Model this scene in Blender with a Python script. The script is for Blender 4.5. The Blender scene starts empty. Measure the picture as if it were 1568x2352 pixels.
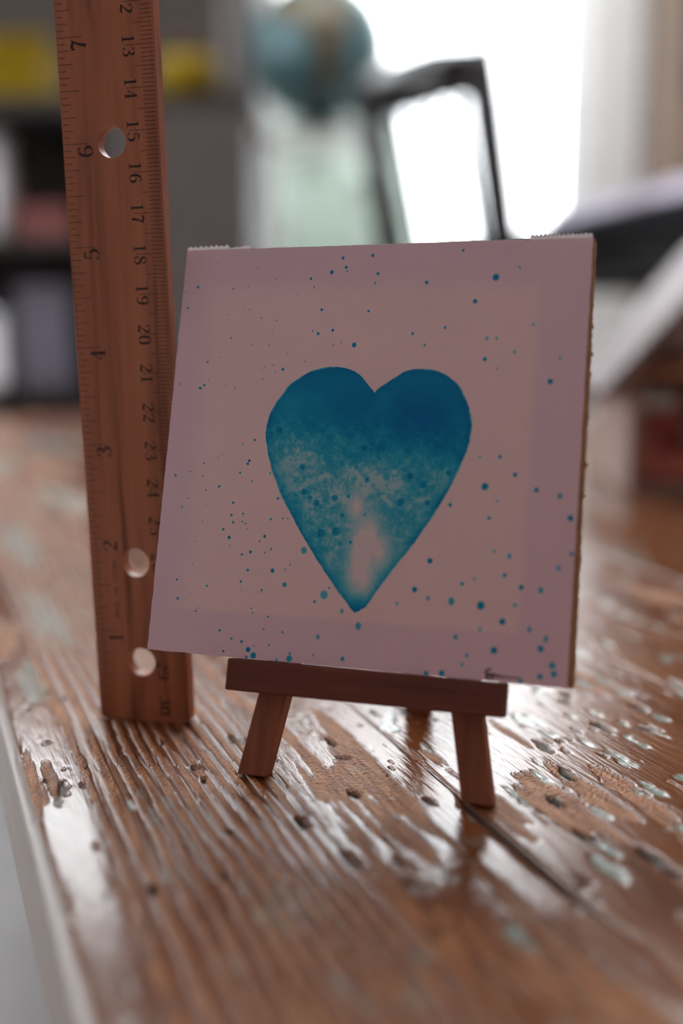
import bpy, bmesh, math, random
import numpy as np
from mathutils import Vector, Matrix
from mathutils.geometry import tessellate_polygon

random.seed(7)
SC = bpy.context.scene
COL = SC.collection
TOP = 0.45                 # height of the craft table's top above the floor
MM = 0.001

# ------------------------------------------------------------------ camera
cam_d = bpy.data.cameras.new('camera')
cam = bpy.data.objects.new('camera', cam_d)
COL.objects.link(cam)
_r = Vector((9.99995373e-01, -5.03328242e-04, -2.99996651e-03))
_u = Vector((0.0030419, 0.16546447, 0.98621106))
_f = Vector((0.0, 0.98621562, -0.16546524))
cam.matrix_world = Matrix(((_r.x, _u.x, -_f.x, 0), (_r.y, _u.y, -_f.y, 0),
                           (_r.z, _u.z, -_f.z, TOP + 0.105456), (0, 0, 0, 1)))
cam_d.sensor_fit = 'VERTICAL'
cam_d.sensor_height = 23.5
cam_d.sensor_width = 15.667
cam_d.lens = 2461.46 / 2352 * 23.5
cam_d.clip_start = 0.01
cam_d.dof.use_dof = True
cam_d.dof.focus_distance = 0.262
cam_d.dof.aperture_fstop = 2.3
SC.camera = cam

# ------------------------------------------------------------------ world and exposure
SKY = 6.5
world = bpy.data.worlds.new('overcast_sky')
SC.world = world
world.use_nodes = True
wn = world.node_tree.nodes
wn['Background'].inputs[0].default_value = (0.93, 0.97, 1.0, 1)
wn['Background'].inputs[1].default_value = SKY
vs = SC.view_settings
vs.view_transform = 'Standard'
vs.look = 'None'
vs.exposure = 0.3
vs.gamma = 1.0
vs.use_curve_mapping = False
SC.cycles.adaptive_threshold = 0.2
SC.cycles.max_bounces = 5
SC.cycles.diffuse_bounces = 4
SC.cycles.glossy_bounces = 2
SC.cycles.transparent_max_bounces = 8
SC.cycles.caustics_reflective = False
SC.cycles.caustics_refractive = False
SC.cycles.sample_clamp_indirect = 6.0

def portal(name, loc, rot, sx, sy):
    l = bpy.data.lights.new(name, 'AREA')
    l.shape = 'RECTANGLE'; l.size = sx; l.size_y = sy
    l.cycles.is_portal = True
    o = bpy.data.objects.new(name, l); COL.objects.link(o)
    o.location = loc; o.rotation_euler = rot
FARY = 3.2                  # inner face of the far wall
portal('daylight_portal', (0.227, FARY + 0.02, 1.22), (math.radians(-90), 0, 0), 0.98, 2.36)
portal('daylight_portal', (-1.2, FARY + 0.02, 2.05), (math.radians(-90), 0, 0), 1.5, 0.76)  # sky through the added high window
portal('daylight_portal', (-2.12, 1.75, 1.25), (0, math.radians(-90), 0), 1.9, 1.4)  # sky through the added left window
portal('daylight_portal', (0.0, 2.05, 2.52), (0, 0, 0), 2.2, 1.3)  # sky through the added roof window

# ------------------------------------------------------------------ helpers
def mat(name):
    m = bpy.data.materials.new(name); m.use_nodes = True
    nt = m.node_tree
    return m, nt, nt.nodes['Principled BSDF']

def nd(nt, kind, **kw):
    n = nt.nodes.new(kind)
    for k, v in kw.items(): setattr(n, k, v)
    return n

def ramp(nt, stops):
    r = nd(nt, 'ShaderNodeValToRGB')
    cr = r.color_ramp
    while len(cr.elements) < len(stops): cr.elements.new(0.5)
    for e, (p, c) in zip(cr.elements, stops):
        e.position = p; e.color = (*c, 1) if len(c) == 3 else c
    return r

def simple(name, col, rough=0.5, var=0.12, scale=20.0, bump=0.0, stretch=(1, 1, 1), spec=0.5, metal=0.0):
    """object-space noise varied colour"""
    m, nt, b = mat(name)
    tc = nd(nt, 'ShaderNodeTexCoord'); mp = nd(nt, 'ShaderNodeMapping')
    mp.inputs['Scale'].default_value = stretch
    nt.links.new(tc.outputs['Object'], mp.inputs[0])
    nz = nd(nt, 'ShaderNodeTexNoise'); nz.inputs['Scale'].default_value = scale
    nz.inputs['Detail'].default_value = 2
    nt.links.new(mp.outputs[0], nz.inputs['Vector'])
    lo = [max(0, c * (1 - var)) for c in col]; hi = [min(1, c * (1 + var)) for c in col]
    r = ramp(nt, [(0.3, lo), (0.7, hi)])
    nt.links.new(nz.outputs['Fac'], r.inputs[0])
    nt.links.new(r.outputs[0], b.inputs['Base Color'])
    b.inputs['Roughness'].default_value = rough
    b.inputs['Specular IOR Level'].default_value = spec
    b.inputs['Metallic'].default_value = metal
    if bump:
        bp = nd(nt, 'ShaderNodeBump'); bp.inputs['Strength'].default_value = bump
        bp.inputs['Distance'].default_value = 0.002
        nt.links.new(nz.outputs['Fac'], bp.inputs['Height'])
        nt.links.new(bp.outputs[0], b.inputs['Normal'])
    return m

def tag(o, label=None, cat=None, group=None, kind=None):
    if label: o['label'] = label
    if cat: o['category'] = cat
    if group: o['group'] = group
    if kind: o['kind'] = kind
    return o

def empty(name, M=None, label=None, cat=None, group=None):
    o = bpy.data.objects.new(name, None); COL.objects.link(o)
    o.empty_display_size = 0.02
    if M is not None: o.matrix_world = M
    return tag(o, label, cat, group)

def link(name, me, m=None, parent=None, smooth=False):
    o = bpy.data.objects.new(name, me); COL.objects.link(o)
    if m: me.materials.append(m)
    if parent: o.parent = parent
    if smooth:
        for p in me.polygons: p.use_smooth = True
    return o

def from_bm(name, bm, m=None, parent=None, smooth=False):
    me = bpy.data.meshes.new(name)
    bmesh.ops.recalc_face_normals(bm, faces=bm.faces)
    bm.to_mesh(me); bm.free()
    return link(name, me, m, parent, smooth)

def pyd(name, v, f, m=None, parent=None, smooth=False):
    me = bpy.data.meshes.new(name); me.from_pydata([tuple(x) for x in v], [], f); me.update()
    return link(name, me, m, parent, smooth)

def bxm(bm, lo, hi, bev=0.0, M=None):
    g = bmesh.ops.create_cube(bm, size=1)
    lo, hi = Vector(lo), Vector(hi)
    for v in g['verts']:
        v.co = Vector(((v.co.x + .5) * (hi.x - lo.x) + lo.x, (v.co.y + .5) * (hi.y - lo.y) + lo.y, (v.co.z + .5) * (hi.z - lo.z) + lo.z))
    vs_ = g['verts']
    if bev:
        es = list({e for v in vs_ for e in v.link_edges})
        r = bmesh.ops.bevel(bm, geom=es, offset=bev, segments=2, affect='EDGES', profile=0.6)
        vs_ = list({v for f in r['faces'] for v in f.verts} | {v for v in vs_ if v.is_valid})
    if M is not None:
        for v in vs_: v.co = M @ v.co
    return vs_

def box(name, lo, hi, m, parent=None, bev=0.0):
    bm = bmesh.new(); bxm(bm, lo, hi, bev)
    return from_bm(name, bm, m, parent)

def boxes(name, L, m, parent=None):
    bm = bmesh.new()
    for lo, hi in L: bxm(bm, lo, hi)
    return from_bm(name, bm, m, parent)

def tube(name, pts, rad, m, parent=None, seg=12, flat=1.0):
    """swept round bar; rad a number or a list"""
    pts = [Vector(p) for p in pts]
    rs = rad if isinstance(rad, (list, tuple)) else [rad] * len(pts)
    V, F = [], []
    for i, p in enumerate(pts):
        a = pts[max(0, i - 1)]; b = pts[min(len(pts) - 1, i + 1)]
        t = (b - a).normalized()
        ref = Vector((0, 0, 1)) if abs(t.z) < 0.9 else Vector((0, 1, 0))
        x = t.cross(ref).normalized(); y = x.cross(t)
        for k in range(seg):
            an = 2 * math.pi * k / seg
            V.append(p + (x * math.cos(an) + y * math.sin(an) * flat) * rs[i])
    n = len(pts)
    for i in range(n - 1):
        for k in range(seg):
            F.append((i * seg + k, i * seg + (k + 1) % seg, (i + 1) * seg + (k + 1) % seg, (i + 1) * seg + k))
    F.append(tuple(range(seg))[::-1]); F.append(tuple((n - 1) * seg + k for k in range(seg)))
    return pyd(name, V, F, m, parent, True)

def lathe(name, prof, m, parent=None, seg=32, M=None):
    V, F = [], []
    for r, z in prof:
        for k in range(seg):
            a = 2 * math.pi * k / seg
            V.append((r * math.cos(a), r * math.sin(a), z))
    n = len(prof)
    for i in range(n - 1):
        for k in range(seg):
            F.append((i * seg + k, i * seg + (k + 1) % seg, (i + 1) * seg + (k + 1) % seg, (i + 1) * seg + k))
    F.append(tuple(range(seg))[::-1]); F.append(tuple((n - 1) * seg + k for k in range(seg)))
    if M is not None: V = [M @ Vector(v) for v in V]
    return pyd(name, V, F, m, parent, True)

# numpy value noise
_rng = np.random.RandomState(11)
_T = _rng.rand(256, 256)
def vn(x, y, o=0):
    x = np.asarray(x, float) + o * 37.13; y = np.asarray(y, float) + o * 17.71
    xi = np.floor(x).astype(int); yi = np.floor(y).astype(int)
    fx = x - xi; fy = y - yi
    fx = fx * fx * (3 - 2 * fx); fy = fy * fy * (3 - 2 * fy)
    g = lambda a, b: _T[a % 256, b % 256]
    return (g(xi, yi) * (1 - fx) + g(xi + 1, yi) * fx) * (1 - fy) + (g(xi, yi + 1) * (1 - fx) + g(xi + 1, yi + 1) * fx) * fy
def fbm(x, y, o=0, n=4):
    s = 0; a = 0.5; t = 0
    for i in range(n):
        s = s + a * vn(x * 2 ** i, y * 2 ** i, o + i * 3); t += a; a *= 0.5
    return s / t
def sst(a, b, x):
    t = np.clip((x - a) / (b - a), 0, 1); return t * t * (3 - 2 * t)

# ------------------------------------------------------------------ materials of the room
m_wall = simple('plaster_warm_rose', (0.90, 0.70, 0.66), 0.9, 0.03, 6)
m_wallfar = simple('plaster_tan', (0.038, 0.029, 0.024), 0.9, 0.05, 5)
m_ceil = simple('plaster_white', (0.90, 0.83, 0.82), 0.9, 0.02, 5)
m_floor = simple('pale_grey_floor', (0.43, 0.43, 0.43), 0.45, 0.08, 9)
m_white = simple('white_window_paint', (0.82, 0.82, 0.80), 0.4, 0.03, 8)
m_black = simple('black_lacquer', (0.012, 0.012, 0.014), 0.28, 0.3, 30)
m_dark = simple('charcoal_cabinet_paint', (0.04, 0.036, 0.034), 0.6, 0.12, 12, spec=0.15)
m_grey = simple('grey_cabinet_paint', (0.092, 0.079, 0.074), 0.6, 0.06, 10, spec=0.15)
m_grass = simple('lawn', (0.20, 0.30, 0.13), 0.9, 0.3, 6)
m_hedge = simple('hedge_leaves', (0.17, 0.21, 0.18), 0.7, 0.5, 14)
m_pave = simple('pale_patio_stone', (0.55, 0.54, 0.52), 0.8, 0.15, 5)

glass, nt, b = mat('window_glass')
tr = nd(nt, 'ShaderNodeBsdfTransparent'); gl = nd(nt, 'ShaderNodeBsdfGlossy'); mx = nd(nt, 'ShaderNodeMixShader')
gl.inputs['Roughness'].default_value = 0.02
fr = nd(nt, 'ShaderNodeLayerWeight'); fr.inputs[0].default_value = 0.12
nt.links.new(fr.outputs['Fresnel'], mx.inputs[0]); nt.links.new(tr.outputs[0], mx.inputs[1]); nt.links.new(gl.outputs[0], mx.inputs[2])
nt.links.new(mx.outputs[0], nt.nodes['Material Output'].inputs[0])

# ------------------------------------------------------------------ the room
XL, XR, YN, ZC = -2.1, 2.3, -2.6, 2.5
def struct(o): o['kind'] = 'structure'; return o
struct(box('floor', (XL - .2, YN - .2, -0.05), (XR + .2, FARY + .2, 0), m_floor))
KX0, KX1, KY0, KY1 = -1.1, 1.1, 1.4, 2.7                # unseen roof window, added to throw more daylight on the table
struct(boxes('ceiling', [((XL - .2, YN - .2, ZC), (XR + .2, KY0, ZC + .1)), ((XL - .2, KY1, ZC), (XR + .2, FARY + .2, ZC + .1)),
                         ((XL - .2, KY0, ZC), (KX0, KY1, ZC + .1)), ((KX1, KY0, ZC), (XR + .2, KY1, ZC + .1))], m_ceil))
struct(box('wall_near', (XL, YN - .15, 0), (XR, YN, ZC), m_wall))
struct(box('wall_right', (XR, YN - .15, 0), (XR + .15, FARY + .15, ZC), m_wall))
WX0, WX1, WZ0, WZ1 = -0.235, 0.680, 0.04, 2.40
HX0, HX1, HZ0, HZ1 = -1.95, -0.45, 1.67, 2.43      # far wall opening for a high window, added for table reflections and backlight
struct(boxes('wall_far', [((XL, FARY, 0), (HX0, FARY + .15, ZC)), ((HX1, FARY, 0), (WX0, FARY + .15, ZC)), ((HX0, FARY, 0), (HX1, FARY + .15, HZ0)), ((HX0, FARY, HZ1), (HX1, FARY + .15, ZC)), ((WX1 + .17, FARY, 0), (XR, FARY + .15, ZC)),
                          ((WX0, FARY, WZ1), (WX1 + .17, FARY + .15, ZC)), ((WX0, FARY, 0), (WX1 + .17, FARY + .15, WZ0))], m_wallfar))
LY0, LY1, LZ0, LZ1 = 1.05, 2.45, 0.3, 2.2           # left wall opening for an unseen window, added to brighten floor and table edge
struct(boxes('wall_left', [((XL - .15, YN - .15, 0), (XL, LY0, ZC)), ((XL - .15, LY1, 0), (XL, FARY + .15, ZC)),
                           ((XL - .15, LY0, 0), (XL, LY1, LZ0)), ((XL - .15, LY0, LZ1), (XL, LY1, ZC))], m_wall))

w1 = empty('window_1'); w1['kind'] = 'structure'
boxes('window_frame', [((WX0, FARY + .03, WZ0), (WX0 + .05, FARY + .09, WZ1)), ((WX1 - .03, FARY + .03, WZ0), (WX1, FARY + .09, WZ1)),
                       ((WX0 + .05, FARY + .03, WZ1 - .06), (WX1 - .03, FARY + .09, WZ1)), ((WX0 + .05, FARY + .03, WZ0), (WX1 - .03, FARY + .09, WZ0 + .1))], m_white, w1)
bm = bmesh.new()
bxm(bm, (WX1, FARY - .05, WZ0), (WX1 + .085, FARY + .10, WZ1 + .06), .006)
bxm(bm, (WX1 + .087, FARY - .03, WZ0), (WX1 + .172, FARY + .10, WZ1 + .06), .006)
from_bm('window_post', bm, m_white, w1)
box('pane', (WX0 + .05, FARY + .055, WZ0 + .1), (WX1 - .03, FARY + .061, WZ1 - .06), glass, w1)
bm = bmesh.new(); bxm(bm, (WX0, FARY - .32, 1.058), (0.12, FARY - .01, 1.068), .002)
from_bm('window_ledge', bm, m_white, w1)
def added_side_window(name, x, y0, y1, z0, z1):
    w = empty(name); w['kind'] = 'structure'; ym = (y0 + y1) / 2
    boxes('window_frame', [((x, y0, z0), (x + .06, y0 + .06, z1)), ((x, y1 - .06, z0), (x + .06, y1, z1)), ((x, y0 + .06, z1 - .06), (x + .06, y1 - .06, z1)),
                           ((x, y0 + .06, z0), (x + .06, y1 - .06, z0 + .06)), ((x, ym - .02, z0 + .06), (x + .06, ym + .02, z1 - .06))], m_white, w)
    for a, b_ in ((y0 + .06, ym - .02), (ym + .02, y1 - .06)):
        box('pane', (x + .027, a, z0 + .06), (x + .033, b_, z1 - .06), glass, w)
added_side_window('added_left_window', XL - .1, LY0, LY1, LZ0, LZ1)
w4 = empty('added_high_window'); w4['kind'] = 'structure'
boxes('window_frame', [((HX0, FARY + .03, HZ0), (HX0 + .05, FARY + .09, HZ1)), ((HX1 - .05, FARY + .03, HZ0), (HX1, FARY + .09, HZ1)),
                       ((HX0 + .05, FARY + .03, HZ0), (HX1 - .05, FARY + .09, HZ0 + .05)), ((HX0 + .05, FARY + .03, HZ1 - .05), (HX1 - .05, FARY + .09, HZ1))], m_white, w4)
box('pane', (HX0 + .05, FARY + .055, HZ0 + .05), (HX1 - .05, FARY + .061, HZ1 - .05), glass, w4)
w3 = empty('added_roof_window'); w3['kind'] = 'structure'
boxes('window_frame', [((KX0, KY0, ZC + .03), (KX1, KY0 + .05, ZC + .08)), ((KX0, KY1 - .05, ZC + .03), (KX1, KY1, ZC + .08)),
                       ((KX0, KY0 + .05, ZC + .03), (KX0 + .05, KY1 - .05, ZC + .08)), ((KX1 - .05, KY0 + .05, ZC + .03), (KX1, KY1 - .05, ZC + .08)),
                       ((-.025, KY0 + .05, ZC + .03), (.025, KY1 - .05, ZC + .08))], m_white, w3)
for a, b_ in ((KX0 + .05, -.025), (.025, KX1 - .05)): box('pane', (a, KY0 + .05, ZC + .05), (b_, KY1 - .05, ZC + .056), glass, w3)

# outside: a patio, a lawn and a hedge beyond the window
o = struct(box('ground_outside', (-30, -30, -0.16), (30, 40, -0.10), m_pave))
def hedge(x, y, rx, rz, label, seed):
    rn = random.Random(seed)
    bm = bmesh.new(); bmesh.ops.create_icosphere(bm, subdivisions=4, radius=1)
    for v in bm.verts:
        n = float(fbm(np.array([v.co.x * 2.2 + seed]), np.array([v.co.y * 2.2 + v.co.z * 3.1]), seed, 4)[0])
        v.co *= 0.75 + 0.5 * n
        v.co = Vector((v.co.x * rx, v.co.y * rx * .8, max(v.co.z, -.85) * rz))
    ob = from_bm('garden_shrub', bm, m_hedge); ob.location = (x, y, -0.10 + rz * .85 * .8)
    tag(ob, label, 'shrub', 'garden shrubs outside the window')
hedge(-0.22, 5.2, 0.62, 1.20, 'tall pale green shrub outside the window below the globe', 3)
hedge(0.75, 8.5, 0.8, 0.45, 'low pale green shrub outside the window behind the black chair', 5)

# ------------------------------------------------------------------ the craft table
TH = math.radians(22)
D_ = Vector((-math.sin(TH), math.cos(TH), 0)); E_ = Vector((math.cos(TH), math.sin(TH), 0))
def TS(t, s, z=0.0):        # table coordinates in mm -> world
    return E_ * (t * MM) + D_ * (s * MM) + Vector((0, 0, TOP + z * MM))

TEAL = [(152,241,3.2,9),(150,252,2.2,6),(159,210,1.8,8),(155,190,1.7,7),(166,186,1.2,5),(124,200,1.3,8),(121,208,1,5),(123,163,2.6,8),(128,170,1.5,6),(94,150,2.2,6),(41,229,1.1,4),(26,237,1.2,3),
        (157,221,1.2,4),(109,194,.8,2.5),(135,207,1.2,5),(118,234,1,5),(139,214,.9,4),(242,360,7,26),(311,417,8,34),(43,406,9,60),(48,563,12,90),(30,330,5,30),(200,300,6,20),
        (127,1057,40,120),(60,900,30,100),(300,700,30,80),(180,520,16,60),(90,700,20,90),(230,1200,70,110),(185,262,2.2,7),(205,240,2.4,6),(176,180,1.5,6),(215,205,2.2,7),(196,190,1.5,6),(172,238,1,4)]
PITS = [(187,238,2,4),(168,229,2,5),(146,223,1.6,5),(142,207,1.4,5),(90,216,1.3,3.5),(97,248,1.5,4),(74,207,1.2,4),(28,245,1.6,5),(134,166,2,6),
        (127,177,1.6,5),(134,159,1.8,4),(58,208,.9,2.2),(60,237,.9,2.2),(124,260,1.2,4),(38,190,1.2,3),(131,195,1.5,4),(178,222,1.6,4),(200,228,2,5),
        (190,205,1.5,4),(170,250,1.4,3),(210,250,2.2,5),(52,190,.8,2),(86,182,1,3),(104,205,1.2,3)]
def surf(t, s, bi):
    """height (mm) and masks of the worn boards at table coordinates in mm"""
    q = t + 5.0 * (fbm(s / 95, t / 60, 1, 3) - .5) + 1.3 * (fbm(s / 22, t / 10, 2, 3) - .5)
    ph = np.interp(q, [18, 30, 42, 50, 112], [0, 2.1, 4.5, 6.6, 25]) + 1.2 * (fbm(t / 30 + 4, s / 260, 5, 2) - .5)
    rd = 0.5 + 0.5 * np.sin(2 * np.pi * ph)
    zone = sst(30, 37, t) * (1 - sst(72, 84, t))
    if bi > 0: zone = 0.22 * sst(.52, .66, fbm(t / 60, s / 200, 8, 2))
    nb = fbm(q / 4.2, s / 70, 9 + bi, 4)
    nb2 = fbm(t / 24, s / 34, 15 + bi, 4)
    if bi == 0:
        thr = 0.47 - 0.12 * (1 - sst(27, 36, t)) + 0.02
        pl_n = sst(thr - .03, thr + .035, 0.62 * nb + 0.38 * nb2)
    else:
        pl_n = sst(.345, .40, 0.55 * nb2 + 0.45 * nb + .05 * (t > 160))
    rr = rd + 0.55 * (nb - .5) + .25 * (fbm(t / 2.2, s / 7, 22, 2) - .5)
    pl_r = sst(.36, .62, rr)
    pl = pl_n * (1 - zone) + pl_r * zone
    # crisp, ragged edges
    pl = sst(.28, .72, pl + .30 * (fbm(t / 1.3, s / 3.2, 30, 2) - .5))
    rough = fbm(t / 1.1, s / 2.4, 33, 3) - .5
    h = 0.50 * pl + (1 - pl) * rough * 0.26 - .1
    h = h + zone * (.75 * (1 - pl) - .35) + .25 * (fbm(t / 14, s / 60, 41, 2) - .5)
    teal = np.zeros_like(t); pit = np.zeros_like(t)
    for (a, b_, ra, rb) in TEAL:
        w = 1 - np.hypot((t - a) / ra, (s - b_) / rb) + 1.0 * (fbm(t / (ra * .45), s / (rb * .4), int(a) % 50, 3) - .5)
        teal = np.maximum(teal, sst(.12, .5, w) * (.9 if ra < 3.5 else .5))
    for (a, b_, ra, rb) in PITS:
        w = 1 - np.hypot((t - a) / ra, (s - b_) / rb) + .9 * (fbm(t / (ra * .6), s / (rb * .5), int(b_) % 50, 2) - .5)
        pit = np.maximum(pit, sst(.05, .45, w))
    # small scattered nicks, more of them to the right of the first joint
    c = fbm(t / 2.6, s / 6.5, 50, 2)
    pit = np.maximum(pit, sst(.83, .88, c) * (.9 if bi else .6))
    teal = np.maximum(teal, sst(.72, .78, fbm(t / 5, s / 11, 61, 3)) * (.85 if bi else .25))
    h = h - 1.1 * pit - .25 * teal * (1 - .5 * pit)
    return h, pl, teal, pit, zone if bi == 0 else np.full_like(t, 0.0) + zone

def make_wood():
    m, nt, b = mat('worn_pine_boards')
    L = nt.links.new
    at = lambda n: nd(nt, 'ShaderNodeAttribute', attribute_name=n)
    pl, te, pi_, zo = at('smooth_wood'), at('old_paint'), at('pit'), at('ridged')
    tc = nd(nt, 'ShaderNodeTexCoord'); mp = nd(nt, 'ShaderNodeMapping'); mp.inputs['Scale'].default_value = (1, 0.09, 1)
    L(tc.outputs['Object'], mp.inputs[0])
    fine = nd(nt, 'ShaderNodeTexNoise'); fine.inputs['Scale'].default_value = 900; fine.inputs['Detail'].default_value = 3
    L(mp.outputs[0], fine.inputs['Vector'])
    mid = nd(nt, 'ShaderNodeTexNoise'); mid.inputs['Scale'].default_value = 60; mid.inputs['Detail'].default_value = 3
    L(mp.outputs[0], mid.inputs['Vector'])
    grit = nd(nt, 'ShaderNodeTexNoise'); grit.inputs['Scale'].default_value = 1000; grit.inputs['Detail'].default_value = 3
    L(tc.outputs['Object'], grit.inputs['Vector'])
    c_s = ramp(nt, [(.25, (0.11, 0.034, 0.009)), (.5, (0.18, 0.060, 0.019)), (.75, (0.23, 0.088, 0.032))])
    c_r = ramp(nt, [(.25, (0.12, 0.037, 0.010)), (.48, (0.33, 0.125, 0.042)), (.78, (0.58, 0.29, 0.125))])
    L(mid.outputs['Fac'], c_s.inputs[0]); L(fine.outputs['Fac'], c_r.inputs[0])
    mixs = nd(nt, 'ShaderNodeMix', data_type='RGBA'); L(pl.outputs['Fac'], mixs.inputs[0])
    L(c_r.outputs[0], mixs.inputs[6]); L(c_s.outputs[0], mixs.inputs[7])
    c_t = ramp(nt, [(.3, (0.17, 0.19, 0.13)), (.5, (0.28, 0.36, 0.32)), (.7, (0.42, 0.52, 0.49))]); L(grit.outputs['Fac'], c_t.inputs[0])
    mixt = nd(nt, 'ShaderNodeMix', data_type='RGBA'); L(te.outputs['Fac'], mixt.inputs[0])
    L(mixs.outputs[2], mixt.inputs[6]); L(c_t.outputs[0], mixt.inputs[7])
    mixp = nd(nt, 'ShaderNodeMix', data_type='RGBA'); L(pi_.outputs['Fac'], mixp.inputs[0])
    L(mixt.outputs[2], mixp.inputs[6]); mixp.inputs[7].default_value = (0.045, 0.032, 0.024, 1)
    L(mixp.outputs[2], b.inputs['Base Color'])
    rr = nd(nt, 'ShaderNodeMapRange'); L(pl.outputs['Fac'], rr.inputs[0])
    rr.inputs[3].default_value = 0.32; rr.inputs[4].default_value = 0.13
    rp2 = nd(nt, 'ShaderNodeMath', operation='MULTIPLY_ADD'); L(pi_.outputs['Fac'], rp2.inputs[0]); rp2.inputs[1].default_value = 0.4
    rz = nd(nt, 'ShaderNodeMath', operation='MULTIPLY_ADD'); L(zo.outputs['Fac'], rz.inputs[0]); rz.inputs[1].default_value = 0.10; L(rr.outputs[0], rz.inputs[2])
    rn_ = nd(nt, 'ShaderNodeMath', operation='MULTIPLY_ADD'); L(mid.outputs['Fac'], rn_.inputs[0]); rn_.inputs[1].default_value = 0.08; L(rz.outputs[0], rn_.inputs[2])
    L(rn_.outputs[0], rp2.inputs[2]); L(rp2.outputs[0], b.inputs['Roughness'])
    sp = nd(nt, 'ShaderNodeMapRange'); L(pl.outputs['Fac'], sp.inputs[0]); sp.inputs[3].default_value = 0.32; sp.inputs[4].default_value = 0.62
    L(sp.outputs[0], b.inputs['Specular IOR Level'])
    # bump: grain lines everywhere, coarse grit where the finish is gone
    mul = nd(nt, 'ShaderNodeMath', operation='SUBTRACT'); mul.inputs[0].default_value = 1.0; L(pl.outputs['Fac'], mul.inputs[1])
    g2 = nd(nt, 'ShaderNodeMath', operation='MULTIPLY'); L(mul.outputs[0], g2.inputs[0]); L(grit.outputs['Fac'], g2.inputs[1])
    g3 = nd(nt, 'ShaderNodeMath', operation='MULTIPLY'); L(fine.outputs['Fac'], g3.inputs[0]); g3.inputs[1].default_value = 0.16
    ad = nd(nt, 'ShaderNodeMath', operation='ADD'); L(g2.outputs[0], ad.inputs[0]); L(g3.outputs[0], ad.inputs[1])
    bp = nd(nt, 'ShaderNodeBump'); bp.inputs['Strength'].default_value = 1.0; bp.inputs['Distance'].default_value = 0.0011
    L(ad.outputs[0], bp.inputs['Height']); L(bp.outputs[0], b.inputs['Normal'])
    return m
m_wood = make_wood()
m_edge = simple('worn_table_edge', (0.26, 0.205, 0.17), 0.42, 0.15, 60, 0.15, (1, .1, 1))

table = empty('craft_table', Matrix.Translation((0, 0, 0)), 'low pine table with worn ridged boards and remnants of pale green paint', 'table')
T_M = Matrix.Translation((0, 0, TOP)) @ Matrix.Rotation(TH, 4, 'Z')       # table frame: x = t, y = s
LEFT, BW, NB, S0, S1, THK = 18.0, 94.0, 8, -60.0, 1425.0, 28.0

def s_samples(fine):
    a = list(np.arange(S0, 125, 6.0)); x = 125.0; st = fine
    while x < S1:
        a.append(x)
        if x > 330: st = min(st * 1.035, 14)
        x += st
    a.append(S1); return np.array(a)
for bi in range(NB):
    t0 = LEFT + bi * BW; t1 = t0 + BW - .25
    ft = (.42, .5, .8, 2.5, 4, 5, 6, 6)[bi]; fs = (.7, .8, 1.2, 3, 6, 8, 8, 8)[bi]
    tt = np.linspace(t0, t1, int(BW / ft)); ss = s_samples(fs)
    Tg, Sg = np.meshgrid(tt, ss)
    h, pl, te, pi_, zo = surf(Tg, Sg, bi)
    d0 = Tg - t0; d1 = t1 - Tg
    # eased arrises along the joints, and the rounded outer edge of the first board
    jr = 1.0
    if bi == 0:
        R = 5.0
        k = np.clip(1 - d0 / R, 0, 1)
        h = h - 1.3 * np.clip(1 - d0 / 15, 0, 1) ** 2
        h = h * (1 - sst(0, 1, k)) - R * (1 - np.sqrt(np.clip(1 - k ** 2, 0, 1)))
    else:
        h = h - .5 * np.clip(1 - d0 / jr, 0, 1) ** 2
    gap = (.5 + sst(146, 156, Sg) * (1 - sst(198, 208, Sg)) * (1.0 + 4.5 * fbm(Sg / 9, Tg * 0 + 3, 70, 3))) if bi == 0 else .5
    h = h - 2.2 * np.clip(1 - d1 / gap, 0, 1) ** 1.5
    ny, nx = Tg.shape
    me = bpy.data.meshes.new('board')
    co = np.stack([Tg, Sg, h], -1).reshape(-1, 3) * MM
    ring = np.concatenate([np.arange(nx), np.arange(1, ny) * nx + nx - 1, (ny - 1) * nx + np.arange(nx - 2, -1, -1), np.arange(ny - 2, 0, -1) * nx])
    low = co[ring].copy(); low[:, 2] = -THK * MM
    nv = len(co); allco = np.concatenate([co, low])
    i = np.arange(ny * nx).reshape(ny, nx)
    q = np.stack([i[:-1, :-1], i[:-1, 1:], i[1:, 1:], i[1:, :-1]], -1).reshape(-1, 4)
    n = len(ring); j = np.arange(n)
    side = np.stack([ring, nv + j, nv + (j + 1) % n, np.roll(ring, -1)], -1)
    quads = np.concatenate([q, side])
    loops = np.concatenate([quads.reshape(-1), nv + j[::-1]])
    me.vertices.add(len(allco)); me.vertices.foreach_set('co', allco.reshape(-1))
    me.loops.add(len(loops)); me.loops.foreach_set('vertex_index', loops)
    nq = len(quads)
    me.polygons.add(nq + 1)
    me.polygons.foreach_set('loop_start', np.concatenate([np.arange(nq) * 4, [nq * 4]]))
    me.polygons.foreach_set('loop_total', np.concatenate([np.full(nq, 4), [n]]))
    me.update(calc_edges=True); me.validate()
    edge_m = np.zeros_like(pl) if bi else np.clip(1 - d0 / 4.0, 0, 1)
    for nm, ar in (('smooth_wood', pl), ('old_paint', te), ('pit', pi_), ('ridged', zo)):
        a = me.attributes.new(nm, 'FLOAT', 'POINT')
        a.data.foreach_set('value', np.concatenate([np.asarray(ar, float).reshape(-1), np.zeros(n)]).astype(np.float32))
    me.polygons.foreach_set('use_smooth', np.concatenate([np.ones(len(q), bool), np.zeros(len(side) + 1, bool)]))
    ob = link('board', me, m_wood)
    me.materials.append(m_edge)
    mi = np.zeros(nq + 1, int); mi[len(q):] = 1
    if bi == 0:
        qc = np.arange(nx - 1)[None, :].repeat(ny - 1, 0).reshape(-1)
        mi[:len(q)][tt[qc] - t0 < 2.6] = 1
    me.polygons.foreach_set('material_index', mi)
    ob.parent = table; ob.matrix_world = T_M

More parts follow.
